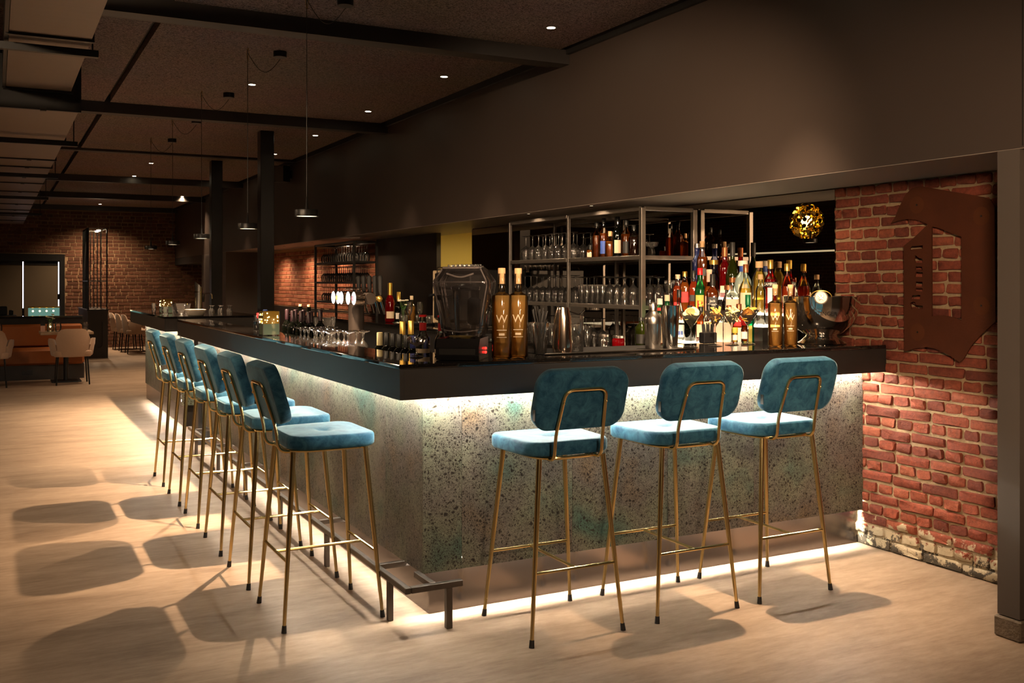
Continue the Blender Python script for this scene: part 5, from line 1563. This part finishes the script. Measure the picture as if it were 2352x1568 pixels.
for i, yy in enumerate((-0.22, -0.12, -0.02, 0.09, 0.19)):
    tp = MB().sphere((0.075, yy, 0.395), 0.020, 12, 7).tube([(0.036, yy, 0.398), (0.085, yy, 0.398)], 0.012, 10).build('tap_body', 'foil_gold', t, True)
    MB().tube([(0.085, yy, 0.418), (0.082, yy, 0.44), (0.080, yy, 0.53), (0.080, yy, 0.54)], [0.007, 0.012, 0.016, 0.008], 10).build('tap_handle', 'black_matte', tp, True)
    MB().tube([(0.085, yy, 0.378), (0.105, yy - 0.012, 0.30)], 0.007, 8).build('spout', 'steel', tp, True)

# tray group on the second back counter
t = thing('serving_tray', 'round black serving tray on the back counter', 'tray', (3.62, 8.95, 1.0505))
MB().lathe([(0.20, 0), (0.215, 0.002), (0.225, 0.018), (0.222, 0.018), (0.212, 0.006), (0.01, 0.005)], seg=32).build('tray_body', 'plastic_black', t, True)
bottle((3.58, 9.55, 1.0505), 'tall champagne bottle with red body foil and gold neck', 0.40, 0.05, 0.20, 0.29, 0.019, gm='glass_red', lm='liq_red', fill=0.5, cap='foil_gold', caph=0.15, capr=1.15, labels=((0.04, 0.11, 'paper_cream', 0.8),), name='champagne_bottle')
bottle((3.60, 9.36, 1.0505), 'smaller champagne bottle with gold neck behind the flowers', 0.31, 0.043, 0.16, 0.225, 0.016, gm='glass_dark', cap='foil_gold', caph=0.12, capr=1.15, labels=((0.04, 0.10, 'paper_white', 0.7),), name='champagne_bottle')
bottle((3.74, 9.36, 1.0505), 'rose wine bottle beside the small champagne', 0.27, 0.038, 0.15, 0.20, 0.014, lm='liq_rose', fill=0.6, cap='paper_cream', caph=0.04, name='wine_bottle')
for i, (x, y) in enumerate(((3.56, 8.96), (3.63, 8.87))):
    gl('flute', 'champagne_flute', (x, y, 1.0571), 'tall wine flute on the round tray', 'flutes on the tray', 1.0)
for i, (x, y) in enumerate(((3.55, 9.08), (3.70, 9.05), (3.72, 8.85))):
    gl('tumb', 'tumbler', (x, y, 1.0571), 'small tumbler on the round tray', 'tumblers on the tray', 0.95)
def flower_vase(loc, label, s=1.0, candle=False):
    t = thing('flower_vase', label, 'vase', loc)
    MB().lathe([(0.03 * s, 0), (0.036 * s, 0.005), (0.036 * s, 0.08 * s), (0.022 * s, 0.10 * s), (0.022 * s, 0.115 * s)], seg=16, caps=False).build('vase_glass', 'glass_thick', t, True)
    r = random.Random(int(loc[1] * 100))
    for i in range(6):
        a = i * 1.05 + r.uniform(-0.3, 0.3)
        top = (0.035 * s * math.cos(a), 0.035 * s * math.sin(a), (0.15 + r.uniform(0, 0.06)) * s)
        MB().tube([(0, 0, 0.02 * s), (0.012 * s * math.cos(a), 0.012 * s * math.sin(a), 0.11 * s), top], 0.0018 * s, 5).build('flower_stem', 'leaf_green', t, True)
        m = MB()
        for k in range(5):
            b = k * 1.257
            m.sphere((top[0] + 0.010 * s * math.cos(b), top[1] + 0.010 * s * math.sin(b), top[2]), 0.009 * s, 6, 4, 0.7)
        m.build('blossom', 'petal_white', t, True)
        lf = Vector((math.cos(a + 0.5), math.sin(a + 0.5), 0))
        b0 = Vector((0.01 * s * math.cos(a), 0.01 * s * math.sin(a), 0.12 * s))
        sd = Vector((-lf.y, lf.x, 0)) * 0.008 * s
        tip = b0 + lf * 0.045 * s + Vector((0, 0, 0.03 * s))
        mid = b0 + lf * 0.022 * s + Vector((0, 0, 0.024 * s))
        MB().add([b0, mid + sd, tip, mid - sd, mid + Vector((0, 0, -0.002))], [(0, 1, 4), (1, 2, 4), (2, 3, 4), (3, 0, 4)]).build('leaf', 'leaf_green', t, True)
    return t
flower_vase((3.60, 9.235, 1.0505), 'small glass vase of white blossoms beside the champagne bottles', 1.15)
# coffee machine with cups on top
t = thing('espresso_machine', 'cream and black espresso machine by the lit kitchen pass', 'coffee machine', (3.98, 8.30, 1.0505))
MB().bbox(-0.28, 0.28, -0.40, 0.40, 0.06, 0.34, 0.012).build('machine_body', 'black_metal', t)
MB().bbox(-0.281, 0.281, 0.401, 0.42, 0.02, 0.52, 0.008).build('side_panel', 'machine_cream', t)
MB().bbox(-0.281, 0.281, -0.42, -0.401, 0.02, 0.52, 0.008).build('side_panel', 'black_metal', t)
MB().bbox(-0.27, 0.27, -0.40, 0.40, 0.341, 0.50, 0.012).build('hood', 'black_metal', t)
MB().bbox(-0.27, 0.27, -0.40, 0.40, 0.0, 0.03, 0.004).build('drip_tray', 'steel_brushed', t)
for yy in (-0.3, 0.3):
    for xx in (-0.24, 0.24):
        MB().tube([(xx, yy, 0.0305), (xx, yy, 0.0595)], 0.018, 10).build('foot', 'black_rubber', t)
    MB().lathe([(0.03, 0.30), (0.035, 0.33)], -0.3, yy * 0.6, 14).build('group_head', 'steel', t, True)
    MB().tube([(-0.3, yy * 0.6, 0.30), (-0.42, yy * 0.6, 0.285)], 0.012, 8).build('portafilter', 'plastic_black', t, True)
MB().tube(fillet([(-0.25, -0.38, 0.5005), (-0.25, -0.38, 0.545), (-0.25, 0.38, 0.545), (-0.25, 0.38, 0.5005)], 0.02), 0.006, 8).build('cup_rail', 'steel', t, True)
for i in range(10):
    gl('tumb', 'cup_glass', (3.83 + 0.09 * (i % 2), 8.58 - (i // 2) * 0.10, 1.5515), 'upturned glass on top of the espresso machine', 'glasses on the espresso machine', 0.85)
t = thing('coffee_grinder', 'small steel hopper on the left of the espresso machine', 'grinder', (4.06, 8.83, 1.0505))
MB().bbox(-0.06, 0.06, -0.06, 0.06, 0, 0.42, 0.01).build('grinder_body', 'machine_cream', t)
MB().lathe([(0.05, 0.4205), (0.055, 0.47), (0.05, 0.475)], seg=18).build('hopper', 'steel_brushed', t, True)

# farther bar section
t = thing('tap_column', 'slanted steel water tap column on the farther bar section', 'tap', (1.98, 11.2, ZTOP))
m = MB()
n = 20
lo = [(0.042 * math.cos(2 * PI * i / n), 0.042 * math.sin(2 * PI * i / n), 0.0) for i in range(n)]
up = [(x, y, 0.30 - 1.0 * (x * 0.4628 + 0.042)) for x, y, z in lo]
up = [(x, y, 0.345 - 0.95 * (x + 0.042)) for x, y, z in lo]
m.loft([lo, up])
m.build('tap_body', 'steel_brushed', t, True)
MB().lathe([(0.044, 0.225), (0.044, 0.235)], seg=20, caps=False).build('collar', 'steel', t, True)
MB().tube(fillet([(0.04, 0, 0.21), (0.11, 0, 0.215), (0.135, 0, 0.21), (0.14, 0, 0.155)], 0.02), 0.007, 8).build('spout', 'steel', t, True)
MB().tube([(0.06, 0, 0.205), (0.055, 0, 0.165), (0.05, 0, 0.12)], [0.006, 0.012, 0.010], 8).build('tap_handle', 'plastic_black', t, True)
t = thing('white_bowl', 'low white ceramic bowl in front of the tap column', 'bowl', (1.80, 10.35, ZTOP))
MB().lathe([(0.075, 0), (0.08, 0.003), (0.105, 0.062), (0.103, 0.062), (0.076, 0.006), (0.01, 0.005)], seg=28).build('bowl_body', 'white_ceramic', t, True)
t = thing('ice_bucket', 'clear flared glass bucket on the farther bar section', 'bucket', (1.72, 10.75, ZTOP))
MB().lathe([(0.075, 0), (0.08, 0.004), (0.10, 0.115)], seg=24, caps=False).build('bucket_body', 'glass_thick', t, True)
gl('tumb', 'tumbler', (1.60, 11.0, ZTOP), 'amber lit tumbler between lantern and glass bucket', None, 0.9)
gl('high', 'highball_glass', (1.56, 11.55, ZTOP), 'clear highball left of the farther lantern', None, 0.75)
for i in range(6):
    gl('short', 'stemmed_glass', (1.98 + 0.09 * (i % 3), 10.42 + 0.1 * (i // 3), ZTOP), 'upturned stemmed glass behind the white bowl', 'glasses behind the white bowl', 0.5)

# ================================================================ WALL SIGN
def sign():
    y = lambda px: 4.26  # unused depth helper
    cu = bpy.data.curves.new('sign', 'CURVE')
    cu.dimensions = '2D'
    cu.fill_mode = 'BOTH'
    cu.extrude = 0.003
    def spl(pts):
        s = cu.splines.new('POLY')
        s.points.add(len(pts) - 1)
        for p, q in zip(s.points, pts):
            p.co = (q[0], q[1], 0, 1)
        s.use_cyclic_u = True
    # (a, z): a grows to the right along the wall, towards the camera (a = 4 - y)
    outer = [(0.240, 1.772), (0.270, 1.805), (0.300, 1.862), (0.335, 1.918), (0.375, 1.948), (0.410, 1.955), (0.445, 1.953), (0.800, 1.872), (0.838, 1.857), (0.862, 1.820),
             (0.866, 1.270), (0.800, 1.215), (0.735, 1.150), (0.690, 1.080), (0.668, 1.062), (0.600, 1.095), (0.530, 1.120), (0.470, 1.125), (0.400, 1.115), (0.330, 1.095), (0.326, 1.650), (0.390, 1.690), (0.478, 1.755), (0.445, 1.772), (0.400, 1.785), (0.345, 1.790), (0.290, 1.785)]
    spl(outer)
    spl([(0.503, 1.742), (0.535, 1.737), (0.678, 1.684), (0.678, 1.270), (0.640, 1.282), (0.590, 1.290), (0.540, 1.290), (0.503, 1.285)])
    # cut-out blackletter lettering, read upwards
    z0 = 1.315
    for pts in ([(0.367, z0 + 0.035), (0.378, z0), (0.384, z0 + 0.012), (0.446, z0 + 0.005), (0.448, z0 + 0.022), (0.405, z0 + 0.025), (0.402, z0 + 0.040), (0.382, z0 + 0.042)],
                [(0.372, z0 + 0.056), (0.430, z0 + 0.056), (0.432, z0 + 0.078), (0.380, z0 + 0.076)],
                [(0.398, z0 + 0.098), (0.446, z0 + 0.096), (0.446, z0 + 0.112), (0.404, z0 + 0.113)],
                [(0.398, z0 + 0.122), (0.446, z0 + 0.121), (0.446, z0 + 0.146), (0.404, z0 + 0.148)],
                [(0.398, z0 + 0.172), (0.446, z0 + 0.171), (0.449, z0 + 0.196), (0.404, z0 + 0.198)],
                [(0.400, z0 + 0.208), (0.446, z0 + 0.206), (0.442, z0 + 0.224), (0.402, z0 + 0.226)],
                [(0.402, z0 + 0.246), (0.446, z0 + 0.244), (0.448, z0 + 0.264), (0.424, z0 + 0.270), (0.398, z0 + 0.286), (0.394, z0 + 0.262)],
                [(0.366, z0 + 0.322), (0.372, z0 + 0.306), (0.380, z0 + 0.316), (0.446, z0 + 0.318), (0.448, z0 + 0.334), (0.380, z0 + 0.332)]):
        spl(pts)
    ob = bpy.data.objects.new('sign', cu)
    COL.objects.link(ob)
    bpy.context.view_layer.update()
    me = bpy.data.meshes.new_from_object(ob)
    bpy.data.objects.remove(ob)
    me.name = 'sign_plate'
    me.materials.clear()
    me.materials.append(MATS['rust_steel'])
    t = thing('wall_sign', 'rusted steel emblem plate with angular cut-out, mounted on the red brick wall', 'sign', (4.25, 3.6, 1.07))
    for v in me.vertices:
        a, z, d = v.co.x, v.co.y, v.co.z
        v.co = (d, 0.4 - a, z - 1.07)
    put('sign_plate', me, t)
    for a, z in ((0.41, 1.86), (0.79, 1.78), (0.79, 1.345), (0.415, 1.20)):
        MB().lathe([(0.045, 0.0036), (0.001, 0.0037)], seg=20, caps=False).build('rust_ring', 'rust_halo', t, False, (0, 0.4 - a, z - 1.07), (0, -PI / 2, 0))
        MB().tube([(-0.006, 0.4 - a, z - 1.07), (0.034, 0.4 - a, z - 1.07)], 0.005, 8).build('fixing_bolt', 'black_metal', t, True)
sign()

# ================================================================ DINING SIDE
def arm_chair(x, y, rz, label):
    t = thing('dining_chair', label, 'chair', (x, y, 0), rz, 'beige dining armchairs')
    so = cushion_outline(0.50, 0.46, 0.08, 5)
    m = MB()
    m.loft([[(px * 0.94, py * 0.94, 0.40) for px, py in so], [(px, py, 0.42) for px, py in so], [(px, py, 0.475) for px, py in so], [(px * 0.93, py * 0.93, 0.49) for px, py in so]])
    m.build('seat', 'beige_fabric', t, True)
    def shell(a0, a1, h0, h1, nm, r=0.27, th=0.035, tilt=0.05):
        m = MB()
        n = 12
        rs = []
        for zf in (0.0, 0.06, 0.5, 0.94, 1.0):
            ring = []
            inset = 0.0 if 0 < zf < 1 else 0.008
            for i in range(n + 1):
                k = i / n
                a = a0 + (a1 - a0) * k
                e_ = 1 - (2 * k - 1) ** 6 * (0.35 if zf > 0.9 else 0.1)
                z = h0 + (h1 - h0) * zf * e_
                ring.append(((r + tilt * zf - inset) * math.cos(a), (r + tilt * zf - inset) * math.sin(a), z))
            for i in range(n, -1, -1):
                k = i / n
                a = a0 + (a1 - a0) * k
                e_ = 1 - (2 * k - 1) ** 6 * (0.35 if zf > 0.9 else 0.1)
                z = h0 + (h1 - h0) * zf * e_
                ring.append(((r - th + tilt * zf + inset) * math.cos(a), (r - th + tilt * zf + inset) * math.sin(a), z))
            rs.append(ring)
        m.loft(rs)
        return m.build(nm, 'beige_fabric', t, True)
    shell(math.radians(270 - 46), math.radians(270 + 46), 0.40, 0.80, 'backrest')
    shell(math.radians(270 + 48), math.radians(270 + 98), 0.41, 0.66, 'armrest', 0.275, 0.04, 0.04)
    shell(math.radians(270 - 98), math.radians(270 - 48), 0.41, 0.66, 'armrest', 0.275, 0.04, 0.04)
    for sx in (-1, 1):
        for sy in (-1, 1):
            MB().tube([(sx * 0.215, sy * 0.215, 0), (sx * 0.19, sy * 0.185, 0.405)], 0.011, 8).build('leg', 'black_metal', t, True)
    return t
arm_chair(0.985, 15.55, 0, 'beige upholstered dining armchair pulled up to the small table by the banquette')
arm_chair(-0.07, 15.55, 0, 'beige upholstered dining armchair cut off by the left edge')
arm_chair(2.60, 21.6, -PI / 2, 'beige dining armchair beyond the farther bar section, nearest of three')
arm_chair(2.55, 22.27, -PI / 2, 'beige dining armchair beyond the farther bar section, middle of three')
arm_chair(2.50, 22.95, -PI / 2, 'beige dining armchair beyond the farther bar section, rear of three')
def table(x, y, label):
    t = thing('dining_table', label, 'table', (x, y, 0), 0, 'small oak tables')
    MB().bbox(-0.35, 0.35, -0.35, 0.35, 0.70, 0.735, 0.004).build('tabletop', 'oak', t)
    MB().tube([(0, 0, 0.02), (0, 0, 0.699)], 0.035, 12).build('pedestal', 'black_metal', t, True)
    MB().bbox(-0.2, 0.2, -0.2, 0.2, 0, 0.0195, 0.004).build('base_plate', 'black_metal', t)
table(0.93, 15.98, 'small oak pedestal table behind the beige armchair')
table(-0.25, 15.98, 'small oak pedestal table at the left edge of the picture')
gl('stemless', 'wine_tumbler', (0.82, 15.9, 0.7355), 'stemless wine glass beside the flower vase on the oak table', None, 1.2)
gl('stemless', 'wine_tumbler', (1.19, 15.95, 0.7355), 'stemless wine glass at the right end of the oak table', None, 1.2)
gl('stemless', 'wine_tumbler', (0.05, 15.8, 0.7355), 'stemless wine glass on the table at the left edge', None, 1.2)
fv = flower_vase((0.72, 15.95, 0.7355), 'glass vase of white flowers with a candle on the oak table', 1.25)
MB().sphere((0, -0.012, 0.075), 0.012, 8, 6).build('candle_flame', 'candle_dots', fv, True)
t = thing('menu_holder', 'small black and white card holder beside the flower vase', 'card holder', (0.62, 15.92, 0.7355))
MB().bbox(-0.03, 0.03, -0.01, 0.01, 0.0, 0.09, 0.002).build('card_lower', 'paper_pink', t)
MB().bbox(-0.03, 0.03, -0.01, 0.01, 0.0905, 0.17, 0.002).build('card_upper', 'paper_black', t)
bn = thing('banquette', 'long burnt orange leather banquette on a dark plinth', 'bench', (-0.5, 16.8, 0))
part(MB().box(-4.0, 1.21, 16.42, 17.0, 0.0, 0.22), 'plinth', 'cabinet_grey', bn)
part(MB().bbox(-4.0, 1.21, 16.36, 16.90, 0.221, 0.46, 0.03), 'seat', 'orange_leather', bn, True)
part(MB().bbox(-4.0, 1.22, 16.86, 17.02, 0.461, 0.81, 0.03), 'backrest', 'orange_leather', bn, True)
part(MB().box(0.36, 0.50, 16.4105, 16.4195, 0.075, 0.145), 'power_socket', 'black_metal', bn)
dv = thing('room_divider', 'low dark divider wall behind the orange banquette', 'divider', (-0.5, 17.1, 0))
part(MB().box(-4.0, 1.235, 17.03, 17.20, 0, 0.90), 'divider_body', 'black_matte', dv)
part(MB().bbox(-4.0, 1.24, 17.025, 17.21, 0.9005, 0.93, 0.003), 'divider_cap', 'black_granite', dv)
cb = thing('waiter_station', 'dark cabinet with an arched recess at the end of the divider', 'cabinet', (1.75, 21.0, 0))
part(MB().box(1.57, 1.932, 20.52, 22.8, 0.0, 0.915), 'cabinet_body', 'cabinet_grey', cb)
part(MB().bbox(1.555, 1.945, 20.49, 22.8, 0.916, 0.935, 0.003), 'cabinet_top', 'black_metal', cb)
fp = []
for i in range(13):
    a = PI * i / 12
    fp.append((1.752 + 0.085 * math.cos(a), 0.66 + 0.085 * math.sin(a)))
for i in range(13):
    a = PI + PI * i / 12
    fp.append((1.752 + 0.085 * math.cos(a), 0.28 + 0.085 * math.sin(a)))
fo_ = [(1.57, 0.0), (1.932, 0.0), (1.932, 0.915), (1.57, 0.915)]
cu = bpy.data.curves.new('door', 'CURVE')
cu.dimensions = '2D'
cu.fill_mode = 'BOTH'
cu.extrude = 0.012
for pts in (fo_, fp):
    s = cu.splines.new('POLY')
    s.points.add(len(pts) - 1)
    for p, q in zip(s.points, pts):
        p.co = (q[0], q[1], 0, 1)
    s.use_cyclic_u = True
ob = bpy.data.objects.new('door', cu)
COL.objects.link(ob)
bpy.context.view_layer.update()
me = bpy.data.meshes.new_from_object(ob)
bpy.data.objects.remove(ob)
me.materials.clear()
me.materials.append(MATS['cabinet_grey'])
for v in me.vertices:
    v.co = (v.co.x - 1.75, 20.507 + v.co.z - 21.0, v.co.y)
put('recessed_front', me, cb)
ss = thing('slatted_screen', 'tall black slatted screen standing on the waiter station', 'screen', (1.75, 21.0, 0.9355))
for x in (1.585, 1.915):
    for y in (20.52, 21.75):
        part(MB().box(x - 0.012, x + 0.012, y - 0.012, y + 0.012, 0.9356, 2.50), 'post', 'black_metal', ss)
for z in (1.48, 2.49):
    for x in (1.585, 1.915):
        part(MB().box(x - 0.010, x + 0.010, 20.533, 21.737, z - 0.012, z + 0.012), 'rail', 'black_metal', ss)
    for y in (20.52, 21.75):
        part(MB().box(1.598, 1.902, y - 0.010, y + 0.010, z - 0.012, z + 0.012), 'rail', 'rack_steel', ss)
for k in range(5):
    y = 20.72 + k * 0.2
    part(MB().box(1.578, 1.592, y - 0.010, y + 0.010, 0.936, 2.477), 'slat', 'black_metal', ss)
for k in range(4):
    x = 1.65 + k * 0.066
    part(MB().box(x - 0.009, x + 0.009, 21.743, 21.757, 0.936, 2.477), 'slat', 'black_metal', ss)
for y in (20.9, 21.3):
    lp = part(MB().lathe([(0.03, 2.455), (0.035, 2.47), (0.035, 2.478)], 1.80, y, 14), 'spot_lamp', 'lamp_hot', ss)
light_spot('screen_light', (0.05, 0.0, 1.50), 60, WARM, 110, 0.6, 0.03, ss)
ds = thing('lit_display', 'small teal-lit fringed display box beyond the divider', 'display', (0.78, 19.6, 0.80))
MB().box(-0.25, 0.25, -0.1, 0.1, 0.0, 0.20).build('display_body', 'teal_glow', ds)
MB().bbox(-0.255, 0.255, -0.105, 0.105, 0.2005, 0.225, 0.003).build('display_rim', 'foil_gold', ds)
for k in range(4):
    MB().sphere((-0.18 + 0.11 * k, -0.102, 0.145), 0.016, 8, 5).build('display_lamp', 'candle_dots', ds, True)
MB().box(-0.4, 0.4, -0.15, 0.15, -0.80, -0.001).build('display_plinth', 'black_matte', ds)
rg_ = thing('till_counter', 'dark service counter with a black till, far left beyond the divider', 'counter', (-0.2, 20.2, 0))
MB().bbox(-1.2, 0.55, -0.3, 0.3, 0, 0.86, 0.004).build('counter_body', 'black_matte', rg_)
MB().bbox(0.15, 0.40, -0.1, 0.1, 0.861, 1.02, 0.01).build('till', 'black_metal', rg_)
MB().bbox(0.43, 0.50, -0.05, 0.05, 0.861, 0.95, 0.01).build('card_reader', 'black_metal', rg_)

# gold chandelier that the mirror shows, and the room around it
ch = thing('chandelier', 'round chandelier of gold discs glowing in the mirror', 'chandelier', (-2.0, 10.9, 2.35))
rc = random.Random(12)
disc = MB().lathe([(0.034, -0.0012), (0.034, 0.0012)], seg=10).mesh('gold_disc', 'gold_glass')
nd = 280
for i in range(nd):
    z = 1 - 2 * (i + 0.5) / nd
    a = i * 2.39996
    r = math.sqrt(1 - z * z)
    put('gold_disc', disc, ch, (0.22 * r * math.cos(a), 0.22 * r * math.sin(a), 0.24 * z), (rc.uniform(0, 3), rc.uniform(0, 3), rc.uniform(0, 6)))
MB().sphere((0, 0, 0), 0.085, 14, 9).build('bulb', 'chandelier_glow', ch, True)
MB().tube([(0, 0, 0.25), (0, 0, 0.78)], 0.004, 6).build('cord', 'black_rubber', ch)
ln = thing('linear_lamp', 'thin linear lamp line across the left side, seen in the mirror', 'lamp', (-4.5, 13.0, 2.0))
MB().box(-0.02, 0.02, -4.0, 4.0, 0.0, 0.03).build('light_bar', 'linear_lamp', ln)
for y in (-3.5, 3.5):
    MB().tube([(0, y, 0.031), (0, y, 1.12)], 0.004, 6).build('hanger', 'black_rubber', ln)
struct(MB().box(-2.7, -2.45, 10.2, 10.6, 0, 3.13).build('column', 'column_paint'), 'black column on the left side of the room, seen in the mirror', 'column')
# kitchen lamp
kl = thing('kitchen_lamp', 'warm lamp inside the kitchen behind the pass', 'lamp', (5.4, 9.6, 2.46))
MB().lathe([(0.15, 0.0), (0.16, 0.03), (0.10, 0.039)], seg=20).build('lamp_body', 'lamp_warm', kl, True)
light_spot('kitchen_light', (0, 0, -0.02), 190, (1.0, 0.78, 0.38), 170, 0.3, 0.12, kl)
